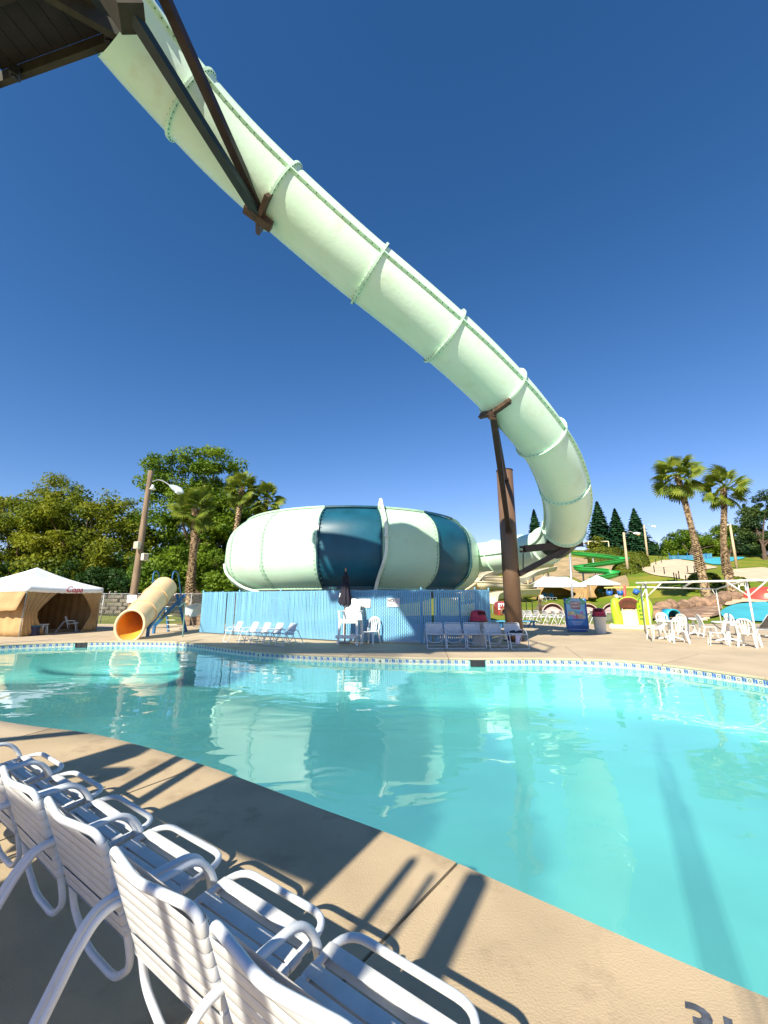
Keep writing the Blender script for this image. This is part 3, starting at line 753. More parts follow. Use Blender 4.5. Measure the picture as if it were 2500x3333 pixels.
# near row along the pool, seen from behind: photo pixels of the left top corner of each back
row_a = R_(-35.5)
rw = Vector((math.cos(row_a), math.sin(row_a), 0)); rf = Vector((-math.sin(row_a), math.cos(row_a), 0))
near_labels = ['white strap pool chair nearest the camera, cut off by the bottom of the picture',
               'second nearest white strap pool chair, its back half lit by the sun',
               'third white strap pool chair from the camera in the row along the pool edge',
               'fourth white strap pool chair from the camera, a bright stripe across its back',
               'fifth white strap pool chair from the camera, cut by the left picture edge',
               'farthest white strap pool chair of the near row, only its seat corner showing at left']
tops = [(-.43, 1.235), (-.88, 1.555), (-1.37, 1.905), (-1.84, 2.22), (-2.31, 2.55), (-2.79, 2.88)]
first = True
for (x, y), lb in zip(tops, near_labels):
    base = Vector((x, y, 0))+rw*.245+rf*.0
    if first: c = chair0; first = False; c.location = base; c.rotation_euler = (0, 0, row_a+random.gauss(0, .01)); tag(c, lb, 'chair', 'white strap pool chairs in the near row')
    else: c = copy_to(chair0, base, row_a+random.gauss(0, .012), lb, 'white strap pool chairs in the near row')
# far right group in front of the fence, facing the pool
for k, (u0, lb) in enumerate(((1421, 'leftmost white strap chair of the five standing in shade before the fence end'), (1484, 'second white strap chair from the left, in the shaded row near the brown post'),
                              (1549, 'white strap chair standing in front of the red lidded bin'), (1620, 'white strap chair just left of the chair with the shoes'), (1687, 'white strap chair with shoes and a towel on it before the brown post'))):
    p = G(u0, 2113+(k > 2)*2); c = copy_to(chair0, p+Vector((0, .575, 0)), math.pi+R_(2+2*k), lb, 'white strap chairs before the fence end', 1.06)
far_shoes_chair = c
# far left group, facing left towards the water
for k, (u0, v0, lb) in enumerate(((779, 2088, 'leftmost white strap chair of the five by the sunlit blue fence'), (830, 2091, 'second white strap chair from the left by the sunlit blue fence'), (869, 2094, 'middle white strap chair of the five by the sunlit blue fence'),
                                  (910, 2097, 'fourth white strap chair from the left, half in shadow by the blue fence'), (953, 2100, 'rightmost white strap chair of the five in shadow by the blue fence'))):
    copy_to(chair0, G(u0, v0), R_(128), lb, 'white strap chairs by the left of the fence', .98)
# shoes and towel
p = far_shoes_chair.location
def shoe(dx, rz, lb):
    t = thing('shoe', lb, 'shoe', (p.x+dx, p.y-.30, .445), rz, 'black and white shoes on the chair')
    prof = [(-.14, 0, .0), (-.14, 0, .0)]
    mb = MB(); mb.prism([(-.035, -.13), (.03, -.135), (.045, -.03), (.042, .09), (.02, .14), (-.02, .14), (-.042, .09), (-.045, -.03)], 0, .025); mb.build('sole', m_white, t)
    mb = MB(); S = [(-.125, .085, .034), (-.06, .09, .036), (0, .075, .04), (.06, .05, .042), (.115, .035, .034), (.135, .028, .012)]
    vs_ = []
    for y, h, w in S: vs_ += [(-w, y, .024), (-w*.8, y, .024+h*.7), (0, y, .024+h), (w*.8, y, .024+h*.7), (w, y, .024)]
    fs_ = [(i*5+j, i*5+j+1, (i+1)*5+j+1, (i+1)*5+j) for i in range(5) for j in range(4)]+[(4, 3, 2, 1, 0), (25, 26, 27, 28, 29)]
    mb.add(vs_, fs_, True); mb.build('upper', m_black, t)
    mb = MB()
    for q in range(3): mb.bar((-.022, .0+q*.03, .11-q*.012), (.022, .0+q*.03, .11-q*.012), .006, .004)
    mb.build('laces', m_white, t)
shoe(-.10, R_(60), 'left black shoe with white sole on the strap chair before the post'); shoe(.12, R_(75), 'right black shoe with white sole on the strap chair before the post')
mb = MB(); vs_ = []; fs_ = []
for i in range(9):
    for j in range(7):
        s_, t_ = i/8, j/6
        y = -.27-.05*math.sin(t_*math.pi)+(.06*(1-t_)); z = .44 if t_ < .2 else .44-(t_-.2)*.36
        vs_.append((p.x-.05+s_*.2-.04*t_+.03*t_*(s_-.5)*-3, p.y-.52+.02*math.sin(s_*9)*t_-.02*t_, z+.004))
fs_ = [(i*7+j, (i+1)*7+j, (i+1)*7+j+1, i*7+j+1) for i in range(8) for j in range(6)]
mb.add(vs_, fs_, True); o = mb.build('towel', M('pale_towel', (.62, .60, .72), .9, .1, 20)); o.modifiers.new('t', 'SOLIDIFY').thickness = .006
tag(o, 'small pale lilac towel hanging from the strap chair with the shoes', 'towel')

# ------------------------------------------------------------------ lifeguard chair, umbrella, resin chair
def arch(w, h, n=9): return [(w/2*math.cos(math.pi*k/(n-1)), h*math.sin(math.pi*k/(n-1))) for k in range(n)]
lg = thing('lifeguard_chair', 'tall white lifeguard chair with round topped back beside the furled umbrella', 'chair', G(1140, 2097), R_(-14))
for x in (-.30, .30):
    mb = MB(); mb.bar((x*1.12, -.30, 0), (x, -.22, .86), .075, .05); mb.build('leg', m_plastic, lg)
    mb = MB(); mb.bar((x*1.1, .34, 0), (x, .20, 1.12), .075, .05); mb.build('leg', m_plastic, lg)
    mb = MB(); mb.rbox((x*1.1, -.05, 1.10), (.09, .56, .035), .01); mb.build('armrest', m_plastic, lg)
    mb = MB(); mb.bar((x*1.05, -.24, .80), (x*1.08, -.28, 1.09), .05, .05); mb.build('arm_support', m_plastic, lg)
mb = MB(); mb.rbox((0, -.03, .80), (.66, .52, .045), .012); mb.build('seat', m_plastic, lg)
mb = MB(); mb.rbox((0, -.25, .76), (.66, .03, .12), .01); mb.build('apron', m_plastic, lg)
mb = MB(); mb.rbox((0, -.36, .30), (.72, .34, .04), .012); mb.build('footrest', m_plastic, lg)
mb = MB(); mb.rbox((0, -.52, .28), (.70, .03, .10), .008); mb.build('footrest_edge', m_plastic, lg)
for k in range(4):
    x = (k-1.5)*.135; hh = .60+.10*math.sqrt(max(0, 1-(abs(x)/.29)**2)); mb = MB(); lean = .14
    topz = [.0]+[0]
    pts = [(x-.063, 0), (x+.063, 0), (x+.063, hh-(.16 if k == 3 else 0.0)-(.03 if k == 2 else 0)), (x, hh), (x-.063, hh-(.16 if k == 0 else 0.0)-(.03 if k == 1 else 0))]
    vs_ = [(px, .16+lean*pz/.7, .83+pz) for px, pz in pts]+[(px, .185+lean*pz/.7, .83+pz) for px, pz in pts]
    mb.add(vs_, [(0, 1, 2, 3, 4), (9, 8, 7, 6, 5)]+[(i, i+5, (i+1) % 5+5, (i+1) % 5) for i in range(5)]); mb.build('back_slat', m_plastic, lg)
um = thing('furled_umbrella', 'closed dark navy umbrella with copper tip standing beside the lifeguard chair', 'umbrella', G(1121, 2094))
mb = MB(); mb.tube([(0, 0, 0), (0, 0, 2.55)], .02, 10); mb.build('pole', m_copper, um)
mb = MB(); vs_ = []; n = 32; rows = [(1.22, .16), (1.30, .185), (1.45, .172), (1.75, .14), (2.05, .11), (2.25, .085), (2.29, .095), (2.32, .075), (2.5, .03), (2.52, .0)]
rows = [(1.30, .17), (1.36, .20), (1.55, .175), (1.85, .135), (2.1, .105), (2.28, .09), (2.285, .115), (2.31, .105), (2.46, .04), (2.5, .01)]
for z, r in rows:
    for k in range(n):
        a = 2*math.pi*k/n; f = 1+.28*math.cos(8*a)*(1 if z < 2.28 else .35); vs_.append((r*f*math.cos(a), r*f*math.sin(a)*.8, z+(.06*math.cos(8*a) if z < 1.4 else 0)))
fs_ = [(i*n+k, i*n+(k+1) % n, (i+1)*n+(k+1) % n, (i+1)*n+k) for i in range(len(rows)-1) for k in range(n)]
mb.add(vs_, fs_, True); mb.build('canopy', m_navy, um)
mb = MB(); mb.lathe([(.022, 2.5), (.03, 2.53), (.02, 2.56), (.028, 2.58), (0, 2.63)], 12); mb.build('finial', m_copper, um)
mb = MB(); mb.rbox((0, 0, .04), (.36, .36, .08), .02); mb.build('base', m_grey, um)
mb = MB(); mb.bar((-.17, -.08, 1.72), (-.20, -.08, 1.58), .035, .03); mb.build('strap', m_white, um)

def resin_chair():
    t = thing('resin_chair', 'chair', 'chair')
    # seat dish
    mb = MB(); vs_ = []; nx, ny = 8, 8
    for i in range(nx+1):
        for j in range(ny+1):
            x = -.22+.44*i/nx; y = -.22+.42*j/ny; w = 1-.12*(j/ny); z = .42+.012*(x/.2)**2-.02*math.sin(math.pi*j/ny)-(.02 if j == 0 else 0)
            vs_.append((x*w, y, z))
    fs_ = [(i*(ny+1)+j, (i+1)*(ny+1)+j, (i+1)*(ny+1)+j+1, i*(ny+1)+j+1) for i in range(nx) for j in range(ny)]
    mb.add(vs_, fs_, True); o = mb.build('seat', m_plastic, t); o.modifiers.new('s', 'SOLIDIFY').thickness = .02
    # hooped back rail and slats
    hoop = [(-.205, .17, .42), (-.215, .22, .60), (-.20, .26, .76), (-.12, .285, .855), (0, .292, .875), (.12, .285, .855), (.20, .26, .76), (.215, .22, .60), (.205, .17, .42)]
    P = catmull(hoop, 5); mb = MB(); vs_ = []
    for i, q in enumerate(P):
        tg = (P[min(i+1, len(P)-1)]-P[max(i-1, 0)]).normalized(); nb = Vector((0, -.96, .28)); sd = tg.cross(nb).normalized()
        for a, b in ((-.024, -.012), (.024, -.012), (.024, .012), (-.024, .012)): vs_.append(q+sd*a+nb*b)
    fs_ = [(i*4+j, i*4+(j+1) % 4, (i+1)*4+(j+1) % 4, (i+1)*4+j) for i in range(len(P)-1) for j in range(4)]
    mb.add(vs_, fs_); mb.build('back_hoop', m_plastic, t)
    for x in (-.105, -.035, .035, .105):
        mb = MB(); mb.bar((x*.8, .178, .42), (x*1.0, .235, .66), .034, .014, up=(0, 1, .2)); mb.bar((x, .235, .66), (x*1.05, .285, .86-abs(x)*.15), .034, .014, up=(0, 1, .3)); mb.build('back_slat', m_plastic, t)
    for sx in (-1, 1):
        for (y0, y1) in ((-.19, -.25), (.16, .27)):
            mb = MB(); a = Vector((sx*.19, y0, .42)); b = Vector((sx*.235, y1, 0)); vs_ = []
            for q, w in ((a, .042), (b, .024)):
                vs_ += [q+Vector((-w, -w*.5, 0)), q+Vector((w, -w*.5, 0)), q+Vector((w, w*.5, 0)), q+Vector((-w, w*.5, 0))]
            mb.add(vs_, [(0, 1, 5, 4), (1, 2, 6, 5), (2, 3, 7, 6), (3, 0, 4, 7), (0, 3, 2, 1), (4, 5, 6, 7)]); mb.build('leg', m_plastic, t)
    return t
resin0 = resin_chair()
resin0.location = G(1207, 2096); resin0.rotation_euler = (0, 0, R_(-28)); tag(resin0, 'white resin chair standing right beside the lifeguard chair', 'chair', 'white resin chairs')

# ------------------------------------------------------------------ bins
m_redlid = M('red_plastic', (.48, .03, .05), .4, .1, 4); m_bin = M('white_bin', (.70, .72, .68), .5, .06, 4); m_bag = M('bin_bag', (.02, .02, .02), .4, .2, 10)
def bin_(label, loc, rz, s=1.0):
    t = thing('litter_bin', label, 'litter bin', loc, rz, 'white litter bins with red lids'); t.scale = (s, s, s)
    mb = MB(); mb.lathe([(.0, .0), (.23, 0), (.24, .02), (.28, .74), (.30, .75), (.30, .79), (.27, .79)], 28); mb.build('barrel', m_bin, t)
    mb = MB(); mb.lathe([(.315, .775), (.325, .80), (.30, .835)], 28); mb.build('bag_rim', m_bag, t)
    mb = MB(); n = 28; vs_ = []
    rows = [(.325, .81), (.33, .84), (.295, .85), (.27, 1.0), (.245, 1.12), (.16, 1.16), (0, 1.18)]
    for z_i, (r, z) in enumerate(rows):
        for k in range(n):
            a = 2*math.pi*k/n; vs_.append((r*math.cos(a), r*math.sin(a), z))
    fs_ = []
    for i in range(len(rows)-1):
        for k in range(n):
            mid = 2*math.pi*(k+.5)/n; dd = abs((mid-1.5*math.pi+math.pi) % (2*math.pi)-math.pi)
            if i == 3 and dd < .62: continue
            fs_.append((i*n+k, i*n+(k+1) % n, (i+1)*n+(k+1) % n, (i+1)*n+k))
    mb.add(vs_, fs_, True); mb.build('lid', m_redlid, t)
    mb = MB(); mb.lathe([(.25, .86), (.22, 1.11), (0, 1.13)], 20); mb.build('lid_liner', M('lid_inside', (.12, .008, .012), .6, .1, 4), t)
    return t
bin_('white litter bin with dark red lid behind the shaded strap chairs', G(1561, 2100), R_(25), .98)
bin_('white litter bin with pinkish red lid beside the family night poster', G(1956, 2062), R_(-30), .95)
# ------------------------------------------------------------------ terrain behind the deck
CTL = [  # (photo x, photo y, distance) of ground points seen in the picture
 (1800, 2003, 30), (2000, 2005, 30), (2150, 2003, 30), (1720, 1990, 36), (1800, 1958, 56), (1950, 1955, 56), (2080, 1950, 54), (2130, 1975, 36), (2200, 1940, 42), (2390, 1938, 42), (2300, 1942, 42), (2480, 1955, 44),
 (2080, 1895, 56), (2180, 1885, 56), (2280, 1890, 54), (2060, 1862, 66), (2130, 1858, 68), (2220, 1868, 64), (2330, 1866, 62), (2480, 1880, 60), (2440, 1860, 68), (2140, 1822, 86), (2200, 1828, 86), (2110, 1814, 100), (2300, 1835, 84), (2400, 1826, 88), (2480, 1822, 92),
 (2400, 1850, 74), (1990, 1888, 68), (1900, 1890, 76), (1780, 1910, 72), (1650, 1935, 60), (1600, 1960, 48), (1900, 1835, 92), (2020, 1820, 92), (1800, 1850, 92), (1650, 1880, 88), (1950, 1795, 110), (1850, 1790, 120), (1700, 1800, 120), (2250, 1812, 120), (2450, 1812, 120), (2100, 1812, 120)]
cp = [AT(*c) for c in CTL]
cp += [Vector((x, 27, 0)) for x in range(-70, 91, 12)]+[Vector((x, 30, .05)) for x in range(-70, 6, 12)]
cp += [Vector((-60, 60, .8)), (Vector((-30, 60, .8))), Vector((-12, 60, .6)), Vector((0, 60, 1.0)), Vector((8, 75, 4.)), Vector((-10, 90, 1.5)), Vector((-60, 100, 2)), Vector((-30, 100, 2)), Vector((-60, 160, 3)), Vector((0, 160, 6)), Vector((60, 160, 12)), Vector((100, 160, 12)), Vector((110, 90, 11)), Vector((100, 55, 4)), Vector((85, 40, 2))]
XY = np.array([[p.x, p.y] for p in cp]); ZZ = np.array([p.z for p in cp])
def tps(d2): return np.where(d2 > 0, d2*np.log(np.maximum(d2, 1e-12))*.5, 0)
K = tps(((XY[:, None]-XY[None])**2).sum(-1)); nC = len(XY)
K += np.eye(nC)*3.0
Pm = np.hstack([np.ones((nC, 1)), XY]); A = np.zeros((nC+3, nC+3)); A[:nC, :nC] = K; A[:nC, nC:] = Pm; A[nC:, :nC] = Pm.T
sol = np.linalg.solve(A, np.concatenate([ZZ, np.zeros(3)]))
def hz_np(x, y):
    q = np.stack([x, y], -1).reshape(-1, 2); k = tps(((q[:, None]-XY[None])**2).sum(-1))
    z = (k @ sol[:nC]+sol[nC]+q @ sol[nC+1:]).reshape(np.shape(x)); s = np.clip((y-27)/3.0, 0, 1)
    return np.maximum(z, 0)*s-.02*(1-s)
def HZ(x, y): return float(hz_np(np.array([x]), np.array([y]))[0])
def ON(u, v, lo=27.0, hi=170.0):          # photo pixel -> first terrain hit
    r = ray(u, v); prev = lo
    for Y in np.arange(lo, hi, .5):
        p = CAMP+r*(Y/r.y)
        if p.z <= HZ(p.x, p.y): return Vector((p.x, p.y, HZ(p.x, p.y)))
    return AT(u, v, hi)
gx = np.arange(-75, 116, 1.25); gy = np.concatenate([np.arange(27, 70, .8), np.arange(70, 165, 1.6)])
X_, Y_ = np.meshgrid(gx, gy); Z_ = hz_np(X_, Y_)
Z_ += (np.sin(X_*1.7+Y_*.9)*np.cos(Y_*1.3-X_*.6)*.04)*np.clip((Y_-29)/4, 0, 1)
m_grass = M('lawn_grass', (.13, .20, .018), .95, .3, .35, bump=.9, bscale=14, bdist=.06, col2=(.25, .23, .035), spec=.1, mix=(.36, .60))
ny, nx = X_.shape
mb = MB(); mb.v = [tuple(p) for p in np.stack([X_, Y_, Z_], -1).reshape(-1, 3)]
mb.f = [(j*nx+i, j*nx+i+1, (j+1)*nx+i+1, (j+1)*nx+i) for j in range(ny-1) for i in range(nx-1)]; mb.sm = [True]*len(mb.f); mb.mi = [0]*len(mb.f)
tag(mb.build('hillside', m_grass), kind='structure')
bm = bmesh.new(); es = edge_loop([(-3000, -3000, -.6), (3000, -3000, -.6), (3000, 3000, -.6), (-3000, 3000, -.6)])+edge_loop([(-59, -19, -.6), (59, -19, -.6), (59, 27.2, -.6), (-59, 27.2, -.6)])
bmesh.ops.triangle_fill(bm, use_beauty=True, edges=es); me = bpy.data.meshes.new('ground')
for f in bm.faces:
    if f.normal.z < 0: f.normal_flip()
bm.to_mesh(me); bm.free(); me.materials.append(m_grass); tag(link(bpy.data.objects.new('ground', me)), kind='structure')
def patch(name, px, m, lift=.05, n=26, kind='structure'):     # a ground covering draped on the hill inside a photo outline
    pts = [ON(*p) for p in px]; poly = catmull([(p.x, p.y, 0) for p in pts], 6, closed=True)
    xs = [p.x for p in poly]; ys = [p.y for p in poly]
    bm_ = bmesh.new(); vs_ = [bm_.verts.new((p.x, p.y, 0)) for p in poly]; bm_.faces.new(vs_)
    bmesh.ops.triangulate(bm_, faces=bm_.faces[:])
    st = max(max(xs)-min(xs), max(ys)-min(ys))/n
    for ax, lo_, hi_ in ((0, min(xs), max(xs)), (1, min(ys), max(ys))):
        k = lo_+st
        while k < hi_:
            co = (k, 0, 0) if ax == 0 else (0, k, 0); no = (1, 0, 0) if ax == 0 else (0, 1, 0)
            bmesh.ops.bisect_plane(bm_, geom=bm_.verts[:]+bm_.edges[:]+bm_.faces[:], plane_co=co, plane_no=no); k += st
    co = np.array([v.co[:] for v in bm_.verts]); zz = hz_np(co[:, 0], co[:, 1])
    for v, z in zip(bm_.verts, zz): v.co.z = z+lift+.06
    for f in bm_.faces:
        if f.normal.z < 0: f.normal_flip()
        f.smooth = True
    me_ = bpy.data.meshes.new(name); bm_.to_mesh(me_); bm_.free(); me_.materials.append(m)
    return tag(link(bpy.data.objects.new(name, me_)), kind=kind)

# ------------------------------------------------------------------ tents
m_tentw = M('white_tent_vinyl', (.82, .84, .86), .55, .05, 1.5, bump=.3, bscale=2.5, bdist=.06); m_tan = M('tan_canvas', (.42, .27, .12), .85, .14, 1.6, bump=.4, bscale=3, bdist=.05)
def tent(label, A, B, C, D, he, hp, open_faces, ridge=0.0, valance=.22, text=None):
    """A,B,C,D ground corners anticlockwise; open_faces: indexes of faces with tied-back curtains"""
    cs = [Vector(p) for p in (A, B, C, D)]; o0 = sum(cs, Vector())/4
    t = thing('cabana_tent', label, 'tent', o0)
    Z = Vector((0, 0, 1)); L_ = [p-o0 for p in cs]; top = [p*1.03+Z*he for p in L_]
    if ridge: ax = (L_[1]-L_[0]).normalized(); pk = [(-ax*ridge)+Z*hp, ax*ridge+Z*hp]; apex = [pk[0], pk[1], pk[1], pk[0]]
    else: apex = [Z*hp]*4
    mb = MB()
    for i in range(4):
        a, b, p, q = top[i], top[(i+1) % 4], apex[i], apex[(i+1) % 4]; n = 10; m = 6; vs_ = []
        for r in range(m+1):
            s_ = r/m
            for k in range(n+1):
                u_ = k/n; e0 = a.lerp(b, u_); e1_ = p.lerp(q, u_); w = e0.lerp(e1_, s_)
                vs_.append(w+Z*(-.10*math.sin(math.pi*u_)*(1-s_)*.5-.09*math.sin(math.pi*s_)*(1 if True else 0)+random.uniform(-.006, .006)*(0 < r < m)*(0 < k < n)))
        fs_ = [(r*(n+1)+k, r*(n+1)+k+1, (r+1)*(n+1)+k+1, (r+1)*(n+1)+k) for r in range(m) for k in range(n)]
        mb.add(vs_, fs_, True)
    mb.build('roof', m_tentw, t)
    for i in range(4):
        a, b = top[i], top[(i+1) % 4]; mb = MB(); n = 24; vs_ = []
        for k in range(n+1):
            p = a.lerp(b, k/n)-Z*.05*math.sin(math.pi*k/n); vs_ += [p+Z*.0, p*1.004-Z*(valance+.025*abs(math.sin(k*1.4)))]
        mb.add(vs_, [(2*k, 2*k+1, 2*k+3, 2*k+2) for k in range(n)], True); v = mb.build('valance', m_tentw, t); v.modifiers.new('s', 'SOLIDIFY').thickness = .008
        if text and text[0] == i:
            d = (b-a).normalized(); c = a.lerp(b, text[2])*1.012-Z*(valance*.5+.03)+Vector((d.y, -d.x, 0))*.02
            M4 = Matrix(((d.x, 0, d.y, c.x), (d.y, 0, -d.x, c.y), (0, 1, 0, c.z), (0, 0, 0, 1)))
            lettering(text[1], text[3], M('tent_red_lettering', (.55, .04, .05), .6, .1, 5), t, M4, ext=.001, shear=.25, bold=.003)
    for p in L_:
        mb = MB(); mb.tube([p, p+Z*(he+.0)], .03, 8); mb.build('pole', m_grey, t)
    def curtain(p, q, z0, z1, folds, amp, name='curtain', pinch=None):
        d = (q-p); n = max(12, int(folds*6)); out_ = Vector((d.y, -d.x, 0)).normalized(); m = 8; vs_ = []
        for r in range(m+1):
            s_ = r/m; z = z0+(z1-z0)*s_
            for k in range(n+1):
                u_ = k/n; ww = 1.0
                if pinch: zp, side, wmin = pinch; f = min(1, abs(s_-zp)/(1-zp if s_ > zp else zp*1.6)); ww = wmin+(1-wmin)*f**1.3
                uu = u_*ww if (not pinch or pinch[1] == 0) else 1-(1-u_)*ww
                vs_.append(p+d*uu+Z*z+out_*(amp*math.sin(u_*folds*2*math.pi+s_)*(1.0 if not pinch else .7+.6*(1-ww))+.02))
        fs_ = [(r*(n+1)+k, r*(n+1)+k+1, (r+1)*(n+1)+k+1, (r+1)*(n+1)+k) for r in range(m) for k in range(n)]
        mb = MB().add(vs_, fs_, True); c_ = mb.build(name, m_tan, t); c_.modifiers.new('s', 'SOLIDIFY').thickness = .006
    for i in range(4):
        a, b = L_[i], L_[(i+1) % 4]; d = b-a
        if i in open_faces:
            f0, f1 = open_faces[i]
            curtain(a, a+d*f0, .02, he-.08, 5, .035, pinch=(.45, 0, .35)); curtain(b-d*f1, b, .02, he-.08, 5, .035, pinch=(.45, 1, .35))
        else: curtain(a, b, .02, he-.08, d.length*2.2, .022, 'side_wall')
    return t
tA = G(62, 2073); tB = G(312, 2053); tdir = (tB-tA); tperp = Vector((-tdir.y, tdir.x, 0))
if tperp.x > 0: tperp = -tperp
tD = tA+tperp*1.15
tent('white roofed tan cabana tent with Copa lettering at the left edge by the pool', tA, tB, tB+tperp*1.15, tD, 2.05, 2.98, {0: (.42, .34)}, text=(0, 'Copa', .57, .38))
# awning flap raised on the pool side of the tent
fl_a = tA+Vector((0, 0, 1.6)); 
mb = MB(); d = (tD-tA); n = 14; vs_ = []
for r in range(5):
    for k in range(n+1):
        p = tA.lerp(tD, k/n*.9); s_ = r/4; vs_.append(p+Vector((.05, -.10-.35*s_, 1.82-.75*s_+.02*math.sin(k*1.9)*s_-.03*(k % 2)*s_)))
mb.add(vs_, [(r*(n+1)+k, r*(n+1)+k+1, (r+1)*(n+1)+k+1, (r+1)*(n+1)+k) for r in range(4) for k in range(n)], True)
o = mb.build('awning_flap', m_tan, bpy.data.objects['cabana_tent'], world=True); o.modifiers.new('s', 'SOLIDIFY').thickness = .006
# furniture in the tent
m_bluesling = M('blue_sling', (.02, .16, .28), .7, .15, 5)
def lounger(label, loc, rz, sling, back=R_(38), s=1.0, group=None):
    t = thing('chaise_lounge', label, 'lounger', loc, rz, group); t.scale = (s, s, s)
    mb = MB(); mb.tube(fillet([(-.3, -.75, .33), (-.3, .35, .33), (.3, .35, .33), (.3, -.75, .33)], .05, 4, closed=True), .016, 8, closed=True); mb.build('frame', m_tubew, t)
    for x in (-.3, .3):
        for y0 in (-.55, .3):
            mb = MB(); mb.tube(fillet([(x, y0, .33), (x*1.05, y0-.12, .016), (x*.3, y0-.12, .016)], .05, 4), .014, 8); mb.build('leg', m_tubew, t)
    mb = MB(); mb.rbox((0, -.2, .35), (.56, 1.1, .02), .006); mb.build('seat_sling', sling, t)
    c, s_ = math.cos(back), math.sin(back); mb = MB(); mb.bar((0, .35, .35), (0, .35+.7*c, .35+.7*s_), .58, .022); mb.build('back_sling', sling, t)
    mb = MB(); mb.tube([(-.3, .35, .34), (-.3, .35+.72*c, .34+.72*s_), (.3, .35+.72*c, .34+.72*s_), (.3, .35, .34)], .014, 8); mb.build('back_frame', m_tubew, t)
    return t
tc_ = (tA+tB)/2+tperp*.35
lounger('dark blue reclining lounger inside the Copa cabana tent', (tc_.x-.2, tc_.y-.2, 0), R_(55), m_bluesling)
copy_to(chair0, (tB.x-.9, tB.y-.9, 0), R_(-60), 'white strap chair in the shade of the Copa cabana opening', scale=1.0)
st = thing('side_table', 'small white square side table inside the Copa cabana', 'table', (tA.x-.15, tA.y+1.15, 0), .3)
mb = MB(); mb.rbox((0, 0, .42), (.5, .5, .04), .012); mb.build('top', m_plastic, st)
for x in (-.2, .2):
    for y in (-.2, .2): mb = MB(); mb.bar((x, y, .4), (x*1.1, y*1.1, 0), .045, .045); mb.build('leg', m_plastic, st)
bx_ = thing('storage_crate', 'dark navy storage crate at the opening of the Copa cabana', 'crate', (tA.x+.05, tA.y+.55, 0), .25)
mb = MB(); mb.rbox((0, 0, .19), (.42, .36, .38), .02); mb.build('box', M('navy_plastic', (.012, .02, .06), .5, .1, 5), bx_); mb = MB(); mb.rbox((0, 0, .395), (.45, .39, .03), .01); mb.build('lid', m_bluesling, bx_)

# ------------------------------------------------------------------ orange pool slide
m_orange = M('orange_fibreglass', (.80, .55, .31), .4, .07, 2.5); m_orangei = M('orange_inside', (.85, .40, .06), .35, .06, 3); m_bluest = M('blue_painted_steel', (.02, .13, .30), .45, .2, 4)
ps = thing('pool_slide', 'orange tube pool slide with blue steel ladder at the pool edge', 'slide', G(425, 2078))
c_b = AT(428, 2032, 16.6); c_t = AT(537, 1912, 19.6); ax = (c_t-c_b).normalized(); R0 = .52
sd = ax.cross(Vector((0, 0, 1))).normalized(); upv = sd.cross(ax).normalized()
def tsec(z0, z1, r0, r1, n=32, m=6, cut=None, inner=False):
    vs_ = []
    for i in range(m+1):
        s_ = z0+(z1-z0)*i/m; r = r0+(r1-r0)*i/m
        for k in range(n):
            a = 2*math.pi*k/n; ss = s_
            if cut is not None: ss = s_+(1-i/m)*cut*(math.sin(a))
            vs_.append(c_b+ax*ss+(sd*math.cos(a)+upv*math.sin(a))*r)
    return vs_, [(i*n+k, i*n+(k+1) % n, (i+1)*n+(k+1) % n, (i+1)*n+k) for i in range(m) for k in range(n)]
LT = (c_t-c_b).length
for k, (z0, z1, cut) in enumerate(((-.12, LT*.30, .30), (LT*.30, LT*.66, None), (LT*.66, LT*1.0, None))):
    mb = MB(); v, f = tsec(z0, z1, R0, R0, cut=cut); mb.add(v, f, True); sec = mb.build('tube_section', m_orange, ps, world=True)
    mb = MB(); v, f = tsec(z0, z1, R0-.04, R0-.04, cut=cut); mb.add(v, [tuple(reversed(q)) for q in f], True); mb.build('lining', m_orangei, sec, world=True)
    if k:
        mb = MB(); v, f = tsec(z0-.05, z0+.05, R0+.045, R0+.045, m=1); mb.add(v, f, True); v, f = tsec(z0-.05, z0-.049, R0, R0+.045, m=1); mb.add(v, f); v, f = tsec(z0+.05, z0+.051, R0+.045, R0, m=1); mb.add(v, f); mb.build('collar', m_orange, sec, world=True)
mb = MB(); n = 32; vs_ = []
for k in range(n):
    a = 2*math.pi*k/n; e = sd*math.cos(a)+upv*math.sin(a); vs_.append(c_b+ax*(-.12+.30*math.sin(a))+e*(R0-.0))
mb.tube(vs_, .055, 8, closed=True); mb.build('mouth_lip', m_orange, ps, world=True)
Zv = Vector((0, 0, 1))
pt = c_t+Vector((0, .35, 0)); pt.z = c_t.z-.55
fL, fR = G(548, 2056), G(606, 2056)
for (a_, b_) in ((G(480, 2072), AT(560, 1932, 19.4)), (G(500, 2062), AT(602, 1935, 19.9))):
    mb = MB(); mb.bar(a_, a_+Zv*.35, .10, .10); mb.bar(a_+Zv*.33, b_, .10, .14); mb.build('beam', m_bluest, ps, world=True)
tl, tr_ = AT(566, 1940, 19.9), AT(582, 1940, 20.0)
rails = ((AT(575, 1935, 20.0), fR+Vector((0, .0, 0))), (AT(538, 1935, 20.3), fL))
for a_, b_ in rails:
    mb = MB(); mb.bar(a_, b_, .07, .12); mb.build('ladder_rail', m_bluest, ps, world=True)
for k in range(8):
    s_ = (k+.7)/8.3; a_, b_ = rails[0][0].lerp(rails[0][1], s_), rails[1][0].lerp(rails[1][1], s_); mb = MB(); mb.bar(a_, b_, .16, .03); mb.build('step', M('step_tread', (.55, .52, .40), .6, .1, 5) if k == 0 else bpy.data.materials['step_tread'], ps, world=True)
